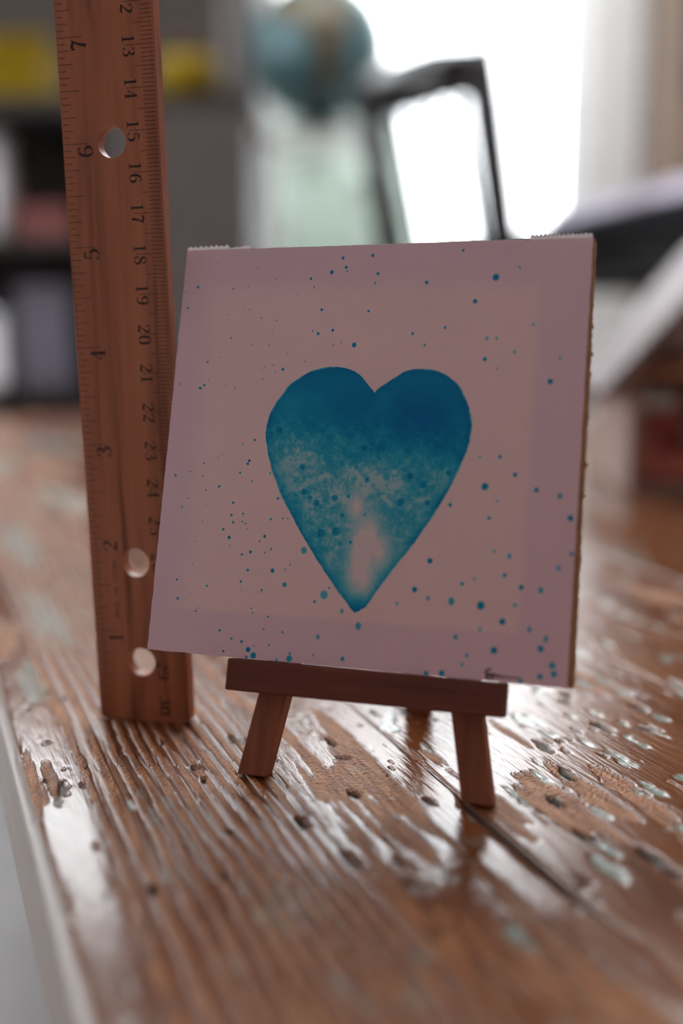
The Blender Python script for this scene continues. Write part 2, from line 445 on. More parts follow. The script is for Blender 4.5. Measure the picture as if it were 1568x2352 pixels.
def tbox(name, lo, hi, m, bev=0):
    bm = bmesh.new(); bxm(bm, [v * MM for v in lo], [v * MM for v in hi], bev * MM)
    ob = from_bm(name, bm, m, table); ob.matrix_world = T_M
    return ob
RT = LEFT + NB * BW
tbox('apron', (LEFT + 60, S0 + 60, -100), (LEFT + 80, S1 - 60, -THK - .2), m_edge)
tbox('apron', (RT - 80, S0 + 60, -100), (RT - 60, S1 - 60, -THK - .2), m_edge)
tbox('apron', (LEFT + 80, S0 + 60, -100), (RT - 80, S0 + 80, -THK - .2), m_edge)
tbox('apron', (LEFT + 80, S1 - 80, -100), (RT - 80, S1 - 60, -THK - .2), m_edge)
for a in (LEFT + 80.5, RT - 130.5):
    for c in (S0 + 80.5, S1 - 130.5):
        tbox('leg', (a, c, -TOP * 1000), (a + 50, c + 50, -THK - .3), m_edge, 4)

# ------------------------------------------------------------------ small frames (card and ruler poses)
def Rmat(yaw, lean, roll):
    return (Matrix.Rotation(math.radians(yaw), 4, 'Z') @ Matrix.Rotation(-math.radians(lean), 4, 'X') @ Matrix.Rotation(math.radians(roll), 4, 'Y'))
CARD = Matrix.Translation((-0.047992, 0.255049, TOP + 0.028507)) @ Rmat(-18.0432, 16.4364, -0.1825)
RUL = Matrix.Translation((-0.066852, 0.283945, TOP + 0.0)) @ Rmat(-13.2927, -0.6619, -1.1289)
CS = 101.9

# ------------------------------------------------------------------ the painted card
DOTS=[ (4.07,92.14,0.34,1),(1.86,86.63,0.31,1),(13.93,91.51,0.22,0.8),(17.92,92.05,0.15,0.7),(8.81,98.23,0.15,0.6),(19.96,96.93,0.14,0.5),(25.26,93.79,0.15,0.6),(34.43,93.66,0.31,1),(39.7,95.2,0.46,1),(42.26,98.75,0.37,1),(43.28,96.38,0.37,1),(43.61,95.42,0.22,0.6),(49.82,99.17,0.37,1),(51.49,94.57,0.34,1),(50.98,92.23,0.24,0.5),(35.42,91.49,0.19,0.5),(31.33,89.77,0.15,0.5),(37.91,85.77,0.34,1),(49.88,85.27,0.31,1),(17.35,87.5,0.14,0.5),(18.77,86.08,0.14,0.6),(13.24,84.82,0.14,0.5),(22.2,83.83,0.17,0.8),(26.34,83.12,0.17,0.7),(25.47,79.84,0.15,0.6),(14.56,78.79,0.22,1),(20.37,77,0.15,0.6),(24.97,77.02,0.15,0.6),(30.05,74.84,0.15,0.6),(12.27,73.8,0.17,0.6),(8.74,72.58,0.25,1),(24.37,71.36,0.15,0.6),(26.53,71.79,0.17,0.6),(23.59,70.65,0.14,0.5),(27.16,70.14,0.14,0.5),(24,68.23,0.17,0.7),(9.54,68.16,0.14,0.6),(8.48,66.66,0.31,1),(7.42,65.86,0.37,1),(16.89,66.1,0.17,0.7),(14.35,66.71,0.14,0.5),(1.76,66.88,0.22,0.6),(0.87,90.77,0.17,0.6),(29.15,70.82,0.37,1),(37.51,79.77,0.37,1),(35.98,80.44,0.19,0.5),(41.19,80.58,0.34,1),(41.72,76.87,0.19,0.4),(43.61,77.56,0.17,0.5),(46.94,76.9,0.54,1),(34.87,72.75,0.19,0.4),(63.73,92.13,0.41,1),(80.19,93.03,0.75,1),(75.67,87.32,0.51,1),(72,99.75,0.31,0.6),(85.6,95.34,0.27,0.3),(61.22,79.67,0.31,0.8),(68.95,81.07,0.34,0.8),(64.41,76.85,0.27,0.5),(79.06,78.41,0.34,0.35),(81.32,78.4,0.31,0.35),(89.58,81.63,0.34,0.3),(85.67,75.17,0.31,0.3),(78.9,73.45,0.47,0.8),(94.19,68.29,0.61,1),(96.07,73.81,0.31,0.3),(81.86,71.26,0.24,0.25),(23.51,53.03,0.28,1),(20.38,51.89,0.15,0.5),(15.2,49.22,0.13,0.5),(14.25,48.36,0.15,0.5),(10.51,46.84,0.19,0.8),(7,44.61,0.18,0.7),(3,43.55,0.3,1),(10.58,43.71,0.18,0.7),(11.73,40.2,0.18,0.8),(15.15,41.21,0.33,1),(22.51,47.86,0.33,1),(22.18,47.06,0.33,1),(20.37,44.78,0.25,1),(23.77,42.85,0.2,0.9),(28.3,44.93,0.23,0.6),(30.87,38.87,0.3,1),(7.12,37.93,0.18,0.8),(5.68,35.68,0.23,0.8),(12.14,36.62,0.11,0.5),(19.29,37.31,0.3,1),(19.13,34.26,0.3,0.9),(19.77,32.52,0.3,1),(22.16,34.73,0.23,0.9),(22.1,32.81,0.2,0.9),(22.99,32.42,0.2,0.8),(23.54,31.03,0.15,0.5),(17.34,30.67,0.3,1),(19.08,28.77,0.38,1),(29.5,33.7,0.25,1),(32.63,34.08,0.2,0.5),(33.88,34.09,0.18,0.5),(28.32,29.51,0.33,1),(27.12,28.23,0.23,0.9),(25.03,25.52,0.33,1),(22.82,24.79,0.28,0.9),(30.3,26.5,0.25,0.9),(28.69,25.58,0.2,0.7),(19.42,26.75,0.15,0.5),(24.7,21.09,0.33,1),(31.11,21.37,0.46,1),(23.19,18.28,0.3,1),(35.46,23.1,0.2,0.6),(34.39,21.84,0.2,0.5),(34.48,18.22,0.51,0.6),(6.16,17.64,0.25,1),(14.39,16.62,0.23,0.9),(6.92,13.01,0.3,1),(12.07,10.35,0.25,0.8),(12.66,11.08,0.15,0.6),(28.76,16.5,0.3,0.6),(23.21,16.18,0.15,0.5),(27.88,15.94,0.15,0.4),(26.6,11.99,0.23,0.5),(27.02,10.98,0.23,0.6),(31.01,10.31,0.25,0.7),(18.88,6.14,0.28,1),(22.16,4.41,0.28,1),(24.81,3.91,0.33,1),(30.21,7.33,0.23,0.6),(35.04,6.97,0.25,0.7),(26.7,2.16,0.58,0.9),(28.14,0.9,0.71,0.8),(26.38,0.31,0.33,0.8),(20.34,1.23,0.3,0.9),(31.96,3.73,0.25,0.6),(28.11,3.12,0.18,0.5),(37.34,2.18,0.28,0.7),(37.29,0.27,0.71,0.6),(34.13,0.36,0.28,0.5),(10.05,27.39,0.15,0.5),(10.1,21.83,0.13,0.4),(11.6,32.38,0.13,0.5),(10.44,14.4,0.1,0.4),(83.96,50.66,0.42,0.6),(87.62,46.65,0.5,0.9),(80.96,43.69,0.79,1),(79.33,50.49,0.31,0.2),(92.62,43.33,0.5,0.8),(97.91,42.19,0.5,0.7),(100.5,37.3,0.62,0.9),(73.21,39.15,0.42,0.7),(82.39,36.52,0.42,0.6),(83.98,40.49,0.36,0.2),(84.04,29.03,0.36,0.2),(87.52,28.11,0.5,0.4),(101.68,29.42,0.45,0.6),(98.5,26.12,0.53,0.35),(86.77,23.77,0.45,0.6),(80.04,22.54,0.34,0.25),(77.31,21.24,0.42,0.5),(90.63,21.3,0.53,0.7),(94.94,20.95,0.53,0.5),(75.06,17.13,0.65,0.5),(81.83,16.62,0.81,1),(86.91,13.4,0.67,1),(89.45,17.25,0.42,0.3),(76.59,9.15,0.5,0.4),(82.01,11.3,0.42,0.25),(93.03,12.17,0.5,0.3),(96.72,10.32,0.5,0.4),(95.7,8.09,0.67,0.8),(85.46,6.93,0.7,1),(79.45,5.29,0.39,0.4),(78.53,3.14,0.39,0.3),(74.04,0.25,0.62,1),(98.43,4.69,0.7,0.5),(98.91,2.86,0.65,0.6),(95.94,2.04,0.59,0.6),(91.78,0.71,0.48,0.5),(38.65,26.69,0.73,0.4),(44.58,16.49,0.9,0.4),(53.59,9.83,0.69,0.4),(69.43,26,0.61,1),(66.34,19.21,0.57,1),(69.57,17.41,0.41,0.4),(42.41,14.73,0.33,0.6),(45.76,18.22,0.28,0.6),(49.3,12.99,0.45,0.3),(43.93,6.54,0.45,0.4),(62.42,15.68,0.37,0.25),(50.41,1.98,0.46,1),(43.14,2.21,0.24,0.4),(70.42,0.52,0.5,1) ]
HEART=[ (53.07,65.26),(51.02,67.51),(49.20,69.41),(46.57,70.83),(43.14,71.52),(39.76,71.21),(36.42,70.28),(33.55,68.61),(31.04,66.67),(29.39,64.28),(27.86,61.97),(26.78,59.45),(26.23,56.95),(26.21,54.46),(26.79,51.58),(27.61,48.51),(28.77,45.46),(30.12,42.64),(31.46,39.84),(33.23,37.07),(35.44,33.94),(37.66,30.64),(40.06,27.37),(42.67,23.94),(45.47,20.56),(48.24,17.21),(50.49,14.83),(51.41,13.61),(52.60,12.96),(54.23,13.82),(55.37,14.79),(57.13,17.82),(59.28,21.06),(61.42,24.29),(63.76,27.52),(65.19,29.54),(66.77,32.14),(68.88,35.54),(70.96,39.31),(72.84,43.08),(74.51,47.02),(75.81,50.56),(76.64,53.70),(76.97,56.83),(76.91,58.78),(76.07,61.90),(74.82,64.64),(73.70,66.60),(71.59,68.56),(69.10,70.14),(66.25,70.92),(63.02,71.11),(60.23,70.49),(57.90,69.07),(55.57,67.43),(53.82,66.20) ]
INNER=[ (52.94,44.17,0.65),(61.42,39.18,0.94),(46.16,31.67,1.06),(42.58,31.09,0.98),(40.83,38.13,0.81),(45.27,39.60,0.81),(39.11,39.35,0.57),(48.59,40.14,0.49),(37.37,40.77,0.73),(63.29,45.46,0.81),(72.39,46.56,0.77),(66.70,43.62,0.90),(29.53,55.78,0.81),(51.69,51.85,0.81),(53.67,52.78,0.41),(47.49,35.51,0.49),(53.01,35.97,0.33),(50.09,29.23,0.45),(47.45,28.77,0.41),(67.93,39.38,0.73),(36.40,46.74,0.81) ]
K = np.array([4.2, 0.66, 0.22])
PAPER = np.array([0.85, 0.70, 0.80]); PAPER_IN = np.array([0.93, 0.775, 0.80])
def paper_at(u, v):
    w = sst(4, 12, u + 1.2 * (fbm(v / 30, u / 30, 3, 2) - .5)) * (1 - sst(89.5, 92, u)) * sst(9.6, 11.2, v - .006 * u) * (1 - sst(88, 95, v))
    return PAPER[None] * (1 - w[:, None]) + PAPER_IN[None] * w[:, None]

def colour_attr(me, rgb):
    a = me.attributes.new('pigment', 'FLOAT_COLOR', 'POINT')
    a.data.foreach_set('color', np.concatenate([rgb, np.ones((len(rgb), 1))], 1).astype(np.float32).reshape(-1))
def make_paper(name, rough):
    m, nt, b = mat(name); L = nt.links.new
    at = nd(nt, 'ShaderNodeAttribute', attribute_name='pigment')
    tc = nd(nt, 'ShaderNodeTexCoord'); nz = nd(nt, 'ShaderNodeTexNoise')
    nz.inputs['Scale'].default_value = 1100; nz.inputs['Detail'].default_value = 4
    L(tc.outputs['Object'], nz.inputs['Vector'])
    L(at.outputs['Color'], b.inputs['Base Color'])
    b.inputs['Roughness'].default_value = rough; b.inputs['Specular IOR Level'].default_value = 0.25
    bp = nd(nt, 'ShaderNodeBump'); bp.inputs['Strength'].default_value = 0.22; bp.inputs['Distance'].default_value = 0.0004
    L(nz.outputs['Fac'], bp.inputs['Height']); L(bp.outputs[0], b.inputs['Normal'])
    return m
m_paper = make_paper('cold_pressed_paper', 0.85)
m_paint = make_paper('blue_watercolour', 0.75)
m_board = simple('brown_cardboard', (0.40, 0.25, 0.13), 0.85, 0.2, 400, 0.3)
m_tape, nt, b = mat('white_paper_tape')          # thin tissue-like tape that lets light through
td = nd(nt, 'ShaderNodeBsdfDiffuse'); tt_ = nd(nt, 'ShaderNodeBsdfTranslucent'); tm = nd(nt, 'ShaderNodeMixShader'); tm.inputs[0].default_value = .5
tnz = nd(nt, 'ShaderNodeTexNoise'); tnz.inputs['Scale'].default_value = 900; trp = ramp(nt, [(.3, (.80, .79, .81)), (.7, (.93, .92, .93))])
nt.links.new(tnz.outputs['Fac'], trp.inputs[0]); nt.links.new(trp.outputs[0], td.inputs[0]); nt.links.new(trp.outputs[0], tt_.inputs[0])
nt.links.new(td.outputs[0], tm.inputs[1]); nt.links.new(tt_.outputs[0], tm.inputs[2]); nt.links.new(tm.outputs[0], nt.nodes['Material Output'].inputs[0])
m_ink = simple('dark_ink', (0.035, 0.012, 0.02), 0.7, 0.1, 300)

card = empty('painted_card', CARD, 'square white card painted with a blue watercolour heart, standing on the small easel', 'painting')
# paper sheet: front face plus turned edges
N = 150
g = np.linspace(0, CS, N + 1)
U, V = np.meshgrid(g, g)
uu, vv = U.reshape(-1), V.reshape(-1)
edge = lambda x, o: .22 * (fbm(x / 2.0, x * 0 + o, o, 3) - .5)
du = np.where(uu == 0, edge(vv, 3), 0) + np.where(uu == CS, edge(vv, 5), 0)
dv = np.where(vv == 0, 1.6 * edge(uu, 7), 0) + np.where(vv == CS, edge(uu, 9), 0)
co = np.stack([uu + du, np.zeros_like(uu), vv + dv], -1)
ring = np.concatenate([np.arange(N + 1), np.arange(1, N + 1) * (N + 1) + N, N * (N + 1) + np.arange(N - 1, -1, -1), np.arange(N - 1, 0, -1) * (N + 1)])
back = co[ring].copy(); back[:, 1] += 0.35
allc = np.concatenate([co, back]) * MM
i = np.arange((N + 1) ** 2).reshape(N + 1, N + 1)
F = np.stack([i[:-1, :-1], i[:-1, 1:], i[1:, 1:], i[1:, :-1]], -1).reshape(-1, 4).tolist()
n = len(ring); nv = len(co)
F += [[int(ring[(k + 1) % n]), int(ring[k]), nv + k, nv + (k + 1) % n] for k in range(n)]
F.append([nv + k for k in range(n)])
o = pyd('paper_sheet', allc, F, m_paper, card)
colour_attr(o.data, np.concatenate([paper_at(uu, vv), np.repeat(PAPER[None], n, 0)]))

# cardboard backing with a burred cut edge
pts = []
def run(a, b_, k):
    for q in range(k): pts.append((a[0] + (b_[0] - a[0]) * q / k, a[1] + (b_[1] - a[1]) * q / k))
CB = CS - .15
run((.15, .15), (CB, .15), 60); run((CB, .15), (CB, CB), 140); run((CB, CB), (.15, CB), 60); run((.15, CB), (.15, .15), 60)
rn = random.Random(4)
bp_ = []
for (a, c) in pts:
    j = rn.gauss(0, .05) + (rn.random() < .12) * rn.uniform(.1, .45)
    if a >= CB - .01: bp_.append((a + abs(j) + 1.25 - .8 * c / CB, c))
    elif c >= CB - .01: bp_.append((a, c + abs(j) * .8))
    else: bp_.append((a, c))
n = len(bp_)
V_ = [(a * MM, .36 * MM, c * MM) for a, c in bp_] + [((a + (0.25 if a > CB - .2 else 0) * rn.random()) * MM, 4.2 * MM, c * MM) for a, c in bp_]
F = [(k, (k + 1) % n, n + (k + 1) % n, n + k) for k in range(n)] + [tuple(range(n))[::-1], tuple(n + k for k in range(n))]
pyd('backing_board', V_, F, m_board, card)

# heart: radial grid inside the outline, watercolour density per vertex
hp = np.array(HEART); hp = np.concatenate([hp, hp[:1]])
seg = np.hypot(*(hp[1:] - hp[:-1]).T); cs_ = np.concatenate([[0], np.cumsum(seg)])
NA, NR = 900, 170
# Catmull-Rom style smoothing, cusp kept at the cleft (index 0)
ext = np.concatenate([hp[:1], hp, hp[-1:]])
tq = np.linspace(0, cs_[-1], NA, endpoint=False)
k = np.clip(np.searchsorted(cs_, tq, 'right') - 1, 0, len(hp) - 2); fr_ = (tq - cs_[k]) / seg[k]
P0, P1, P2, P3 = ext[k], ext[k + 1], ext[k + 2], ext[k + 3]; f_ = fr_[:, None]
ol = .5 * (2 * P1 + (P2 - P0) * f_ + (2 * P0 - 5 * P1 + 4 * P2 - P3) * f_ ** 2 + (3 * P1 - P0 - 3 * P2 + P3) * f_ ** 3)
cen = np.array([52.2, 50.0])
dirs = ol - cen
ol = cen + dirs * (1 + (.012 * (fbm(tq / 1.2, tq * 0, 81, 3) - .5) + .006 * (fbm(tq / .35, tq * 0, 83, 2) - .5))[:, None])
rad = np.linspace(0, 1, NR) ** 0.8
pts_ = cen + (ol - cen)[None] * rad[:, None, None]
hu, hv = pts_[..., 0].reshape(-1), pts_[..., 1].reshape(-1)
dist = np.array([0.0] * len(hu))
edge_d = ((1 - rad)[:, None] * np.hypot(*(ol - cen).T)[None]).reshape(-1)       # radial distance to the rim
n1 = fbm(hu / 7, hv / 7, 90, 4); n2 = fbm(hu / 1.6, hv / 1.6, 93, 4); n3 = fbm(hu / .55, hv / .55, 95, 2)
vein = 1 - np.abs(2 * fbm(hu / 1.3, hv / 1.3, 97, 3) - 1)
wash = sst(43, 62, hv + 9 * (n1 - .5) + .10 * (hu - 52))                                 # 1 at the top, 0 lower down
core = np.exp(-(((hu - 53.6 - .02 * (hv - 30)) / (4.6 + 3 * (n1 - .5))) ** 2 + ((hv - 26) / 11) ** 4))
core = np.maximum(core, .8 * np.exp(-(((hu - 50.8) / 2.6) ** 2 + ((hv - 37.5) / 4) ** 2)))
core = np.maximum(core, .95 * np.exp(-(((hu - 57) / 3.6) ** 2 + ((hv - 27.5) / 5.5) ** 2)))
D = .50 + 1.05 * wash + .55 * (n1 - .5) + .5 * (fbm(hu / 14, hv / 14, 107, 2) - .5)
D += .55 * np.exp(-(((hu - 65) / 7.5) ** 2 + ((hv - 59.5) / 6.5) ** 2)) + .30 * np.exp(-(((hu - 46) / 8) ** 2 + ((hv - 62) / 6) ** 2))
D -= .25 * np.exp(-(((hu - 30) / 3.5) ** 2 + ((hv - 64) / 5) ** 2)) + .30 * np.exp(-(((hu - 74.5) / 2.6) ** 2 + ((hv - 55) / 7) ** 2)) + .25 * np.exp(-(((hu - 56) / 3) ** 2 + ((hv - 62) / 3) ** 2))
D -= .22 * np.exp(-(((hu - 31.5) / 4) ** 2 + ((hv - 47) / 6) ** 2)) + .18 * np.exp(-(((hu - 57) / 8) ** 2 + ((hv - 44) / 5) ** 2))
D -= .20 * np.exp(-(((hu - 44) / 4) ** 2 + ((hv - 25) / 5) ** 2))
gr = (1 - sst(54, 63, hv)) * (1 - core)
D += gr * (.95 * (n2 - .5) + .55 * (n3 - .5) - .14 * sst(.80, 1, vein))
D = np.maximum(D, .20)
D *= 1 - .97 * np.clip(1.15 * core * (1 + .5 * (n2 - .5)), 0, 1)
rim = np.exp(-edge_d / .7) * (.35 + 1.0 * fbm(hu / 6, hv / 6, 99, 2))
D += (1 - .6 * wash) * (.9 * rim + .40 * np.exp(-edge_d / 2.2))
D += .7 * np.exp(-(((hu - 52.5) / 2.6) ** 2 + ((hv - 14) / 2.3) ** 2))
for (a, c, r) in INNER:
    dd = np.hypot(hu - a, hv - c) + .35 * r * (n3 - .5)
    D += .8 * (1 - sst(.8 * r, 1.05 * r, dd))
D = np.clip(D, 0.03, 2.1)
soft = sst(0, .16 + .5 * sst(.5, .62, fbm(hu / 5, hv / 5, 101, 2)), edge_d)                   # bleeding rim
D = D * (.30 + .70 * soft)
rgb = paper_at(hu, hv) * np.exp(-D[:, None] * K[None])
Vh = np.stack([hu, np.full_like(hu, -.03), hv], -1) * MM
F = []
for a in range(1, NR - 1):
    b0, b1 = a * NA, (a + 1) * NA
    F += [(b0 + q, b0 + (q + 1) % NA, b1 + (q + 1) % NA, b1 + q) for q in range(NA)]
F += [(0, NA + (q + 1) % NA, NA + q) for q in range(NA)]
F = [f[::-1] for f in F]
o = pyd('watercolour_heart', Vh, F, m_paint, card)
tag(o, 'blue watercolour heart fading to bare paper near its tip')
colour_attr(o.data, rgb)

# splatter: one flat patch of paint per drop, joined (print on the card)
V_, F, C_ = [], [], []
for (a, c, r, inten) in DOTS:
    if a > CS - .4 or c < .3 or a < .3: 
        a = min(max(a, .4 + r * .6), CS - .4 - r * .6); c = max(c, r * 1.1 + .15)
    r = max(r, .13)
    b0 = len(V_); sg = 18
    el = rn.uniform(.95, 1.12) if inten > .55 else rn.uniform(1.0, 1.35)
    V_.append((a * MM, -.025 * MM, c * MM)); dcol = 1.35 * inten
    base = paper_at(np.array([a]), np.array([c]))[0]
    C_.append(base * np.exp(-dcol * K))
    for rr, dd in ((.62, dcol), (.92, dcol * .85), (1.22, 0.0)):
        for q in range(sg):
            an = 2 * math.pi * q / sg; jit = 1 + rn.uniform(-.05, .05)
            V_.append(((a + r * rr * jit * math.cos(an)) * MM, (-.025 if rr < 1.2 else -.012) * MM, (c + r * rr * el * jit * math.sin(an)) * MM))
            C_.append(base * np.exp(-dd * K))
    for q in range(sg):
        q2 = (q + 1) % sg
        F.append((b0, b0 + 1 + q, b0 + 1 + q2))
        for lv in (0, 1):
            x = b0 + 1 + lv * sg
            F.append((x + q, x + sg + q, x + sg + q2, x + q2))
o = pyd('paint_splatter', V_, F, m_paint, card)
colour_attr(o.data, np.array(C_)); tag(o, 'fine blue paint drops spattered over the card', kind='stuff')

# ---- stroke lettering
def spline(P, n=8):
    P = [np.array(p, float) for p in P]
    if len(P) == 2: return P
    e = [P[0]] + P + [P[-1]]; out = []
    for i in range(1, len(e) - 2):
        for k in range(n):
            t = k / n
            out.append(.5 * (2 * e[i] + (e[i + 1] - e[i - 1]) * t + (2 * e[i - 1] - 5 * e[i] + 4 * e[i + 1] - e[i + 2]) * t * t + (3 * e[i] - e[i - 1] - 3 * e[i + 1] + e[i + 2]) * t ** 3))
    out.append(P[-1]); return out
def stroke(P, V, F, fn):
    """P: (x, y, width) along a stroke; fn maps (x, y) to 3D"""
    P = spline(P); b0 = len(V)
    for i, p in enumerate(P):
        a = P[max(0, i - 1)]; c = P[min(len(P) - 1, i + 1)]
        d = c[:2] - a[:2]; l = np.hypot(*d) or 1; nx, ny = -d[1] / l, d[0] / l
        w = max(p[2], .01) / 2
        V.append(fn(p[0] + nx * w, p[1] + ny * w)); V.append(fn(p[0] - nx * w, p[1] - ny * w))
    for i in range(len(P) - 1):
        F.append((b0 + 2 * i, b0 + 2 * i + 1, b0 + 2 * i + 3, b0 + 2 * i + 2))
tk, tn = .15, .055
GL = {
 '0': [[(.3,.98,tn),(.12,.85,tk),(.07,.5,tk*1.1),(.12,.15,tk),(.3,.02,tn),(.48,.15,tk),(.53,.5,tk*1.1),(.48,.85,tk),(.3,.98,tn)]],
 '1': [[(.3,.02,tk),(.3,.98,tk)],[(.08,.03,tn),(.52,.03,tn)],[(.1,.88,tn),(.3,.95,tn)]],
 '2': [[(.1,.74,tk*1.2),(.13,.88,tn),(.3,.97,tn),(.5,.85,tk),(.5,.66,tk),(.3,.38,tn*1.4),(.07,.1,tn)],[(.05,.08,tk),(.3,.1,tk),(.45,.04,tk),(.54,.2,tn)]],
 '3': [[(.1,.8,tk*1.1),(.16,.93,tn),(.3,.97,tn),(.47,.87,tk),(.46,.66,tk*.8),(.25,.53,tn)],[(.25,.53,tn),(.5,.42,tk*.8),(.53,.2,tk),(.34,.03,tn),(.14,.07,tn),(.09,.22,tk*1.1)]],
 '4': [[(.4,.02,tk),(.4,.98,tk)],[(.4,.97,tn),(.05,.3,tn)],[(.03,.28,tn),(.56,.28,tn)],[(.24,.03,tn),(.55,.03,tn)]],
 '5': [[(.14,.94,tk*.8),(.48,.94,tk*.6)],[(.14,.96,tn),(.12,.54,tn)],[(.12,.54,tn),(.3,.62,tn),(.5,.5,tk),(.52,.22,tk),(.32,.03,tn),(.13,.08,tn),(.09,.2,tk)]],
 '6': [[(.48,.85,tk*.9),(.36,.97,tn),(.16,.8,tk),(.07,.4,tk),(.15,.1,tk*.8),(.31,.03,tn),(.5,.17,tk),(.49,.42,tk),(.3,.55,tn),(.12,.4,tn)]],
 '7': [[(.06,.88,tk),(.25,.95,tk),(.4,.86,tk*.9),(.53,.96,tn)],[(.53,.96,tn),(.34,.55,tk*.8),(.24,.02,tk*1.2)],[(.06,.74,tn),(.06,.98,tn)]],
 '8': [[(.3,.97,tn),(.12,.86,tk*.8),(.14,.68,tk),(.3,.54,tk),(.5,.36,tk),(.5,.14,tk*.8),(.3,.03,tn),(.1,.14,tk*.8),(.1,.36,tn),(.3,.54,tn),(.48,.7,tn),(.48,.87,tk*.7),(.3,.97,tn)]],
}
GL['9'] = [[(.6 - x, 1 - y, w) for x, y, w in s_] for s_ in GL['6']]
lw = .1
GL.update({'M': [[(.05,0,lw),(.08,1,lw)],[(.08,1,lw),(.3,.2,lw)],[(.3,.2,lw),(.52,1,lw)],[(.52,1,lw),(.55,0,lw)]],
 'A': [[(.03,0,lw),(.3,1,lw)],[(.3,1,lw),(.57,0,lw)],[(.13,.35,lw),(.47,.35,lw)]],
 'D': [[(.1,0,lw),(.1,1,lw)],[(.1,.97,lw),(.4,.9,lw),(.52,.5,lw),(.4,.1,lw),(.1,.03,lw)]],
 'E': [[(.1,0,lw),(.1,1,lw)],[(.1,.95,lw),(.5,.95,lw)],[(.1,.5,lw),(.42,.5,lw)],[(.1,.05,lw),(.5,.05,lw)]],
 'I': [[(.3,0,lw),(.3,1,lw)]], 'N': [[(.08,0,lw),(.08,1,lw)],[(.08,1,lw),(.52,0,lw)],[(.52,0,lw),(.52,1,lw)]],
 'C': [[(.52,.82,lw),(.32,.98,lw),(.1,.75,lw),(.1,.25,lw),(.32,.02,lw),(.52,.18,lw)]],
 'H': [[(.08,0,lw),(.08,1,lw)],[(.52,0,lw),(.52,1,lw)],[(.08,.5,lw),(.52,.5,lw)]], ' ': []})

V_, F = [], []
sig = [(85.18,2.32,.42),(84.39,2.39,.42),(83.91,1.78,.45),(84.3,1.45,.45),(85.3,1.25,.5),(85.62,.85,.45),(85.13,.35,.4),(84.16,.45,.4),(84.2,.95,.38),(85.3,1.25,.4),(86.11,1.4,.4),(86.6,.95,.4),(87.18,1.3,.38),(87.6,.9,.36),(88.3,1.15,.34),(89.06,1.0,.33),(90.07,1.1,.32),(91.45,1.16,.3)]
stroke(sig, V_, F, lambda x, y: (x * MM, -.04 * MM, (y + .2) * MM))
tag(pyd('signature', V_, F, m_ink, card), 'small dark handwritten signature at the lower right corner')

# torn serrated paper tape folded over the top edge
def tape(x0, x1, hgt, lean, tooth, parent):
    n = int((x1 - x0) / tooth) * 2; V_, F = [], []
    for k in range(n + 1):
        x = x0 + (x1 - x0) * k / n
        top = hgt * (.55 + .45 * (k % 2)) * rn.uniform(.75, 1.05) + lean * (k / n)
        V_ += [(x * MM, .3 * MM, (CS - .25) * MM), (x * MM, .25 * MM, (CS + max(.12, top)) * MM), (x * MM, 1.1 * MM, (CS + max(.1, top) * .85) * MM), (x * MM, 1.2 * MM, (CS - .1) * MM)]
    for k in range(n):
        a = 4 * k
        F += [(a, a + 4, a + 5, a + 1), (a + 1, a + 5, a + 6, a + 2), (a + 2, a + 6, a + 7, a + 3)]
    F += [(0, 1, 2, 3), (4 * n + 3, 4 * n + 2, 4 * n + 1, 4 * n)]
    return pyd('tape_strip', V_, F, m_tape, parent)
tape(0.0, 11.6, 1.25, .15, 1.35, card)
tape(11.9, 17.0, .6, .5, 2.4, card)
tape(87.6, 101.7, 1.15, .35, 1.0, card)
tape(52, 86, .22, .05, 2.6, card)

# ------------------------------------------------------------------ the easel
def make_redwood(name, col, axis):
    st = {'x': (.06, 1, 1), 'z': (1, 1, .06)}[axis]
    return simple(name, col, 0.5, 0.28, 420, 0.12, st)
m_ez = make_redwood('reddish_beech', (0.26, 0.095, 0.048), 'z')
m_ezx = make_redwood('reddish_beech_rail', (0.145, 0.041, 0.024), 'x')
easel = empty('tabletop_easel', CARD, 'small reddish wooden tripod easel holding the heart card on the table', 'easel')
bm = bmesh.new(); bxm(bm, (22 * MM, -1.1 * MM, -7.75 * MM), (88.7 * MM, 4.2 * MM, -.22 * MM), .45 * MM)
from_bm('ledge', bm, m_ezx, easel)
iC = CARD.inverted()
def foot_z(pt_top, pt_bot):
    """push pt_bot along the line so that it stands on the table"""
    a, b_ = CARD @ Vector(pt_top), CARD @ Vector(pt_bot)
    k = (TOP + .0001 - a.z) / (b_.z - a.z)
    return iC @ (a + (b_ - a) * k)
def prism_leg(name, topc, botc, w, y0, y1):
    tops = [Vector((topc[0] - w / 2, y0, topc[1])), Vector((topc[0] + w / 2, y0, topc[1])), Vector((topc[0] + w / 2, y1, topc[1])), Vector((topc[0] - w / 2, y1, topc[1]))]
    bots = [Vector((botc[0] - w / 2, y0, botc[1])), Vector((botc[0] + w / 2, y0, botc[1])), Vector((botc[0] + w / 2, y1, botc[1])), Vector((botc[0] - w / 2, y1, botc[1]))]
    tops = [t * MM for t in tops]; vz_ = -27.7 * MM
    bots = [t + (b_ * MM - t) * ((vz_ - t.z) / (b_.z * MM - t.z)) for t, b_ in zip(tops, bots)]     # sawn square to the leg: it stands on its rear edge
    bm = bmesh.new(); vs_ = [bm.verts.new(p) for p in tops + bots]
    for f in ((0, 1, 2, 3), (7, 6, 5, 4), (0, 4, 5, 1), (1, 5, 6, 2), (2, 6, 7, 3), (3, 7, 4, 0)): bm.faces.new([vs_[q] for q in f])
    bmesh.ops.bevel(bm, geom=list(bm.edges), offset=.35 * MM, segments=2, affect='EDGES', profile=.6)
    return from_bm(name, bm, m_ez, easel)
prism_leg('front_leg', (51.8, 96), (28.3, -29), 7.2, 4.25, 9.2)
prism_leg('front_leg', (59.6, 96), (83.5, -29), 7.2, 4.25, 9.2)
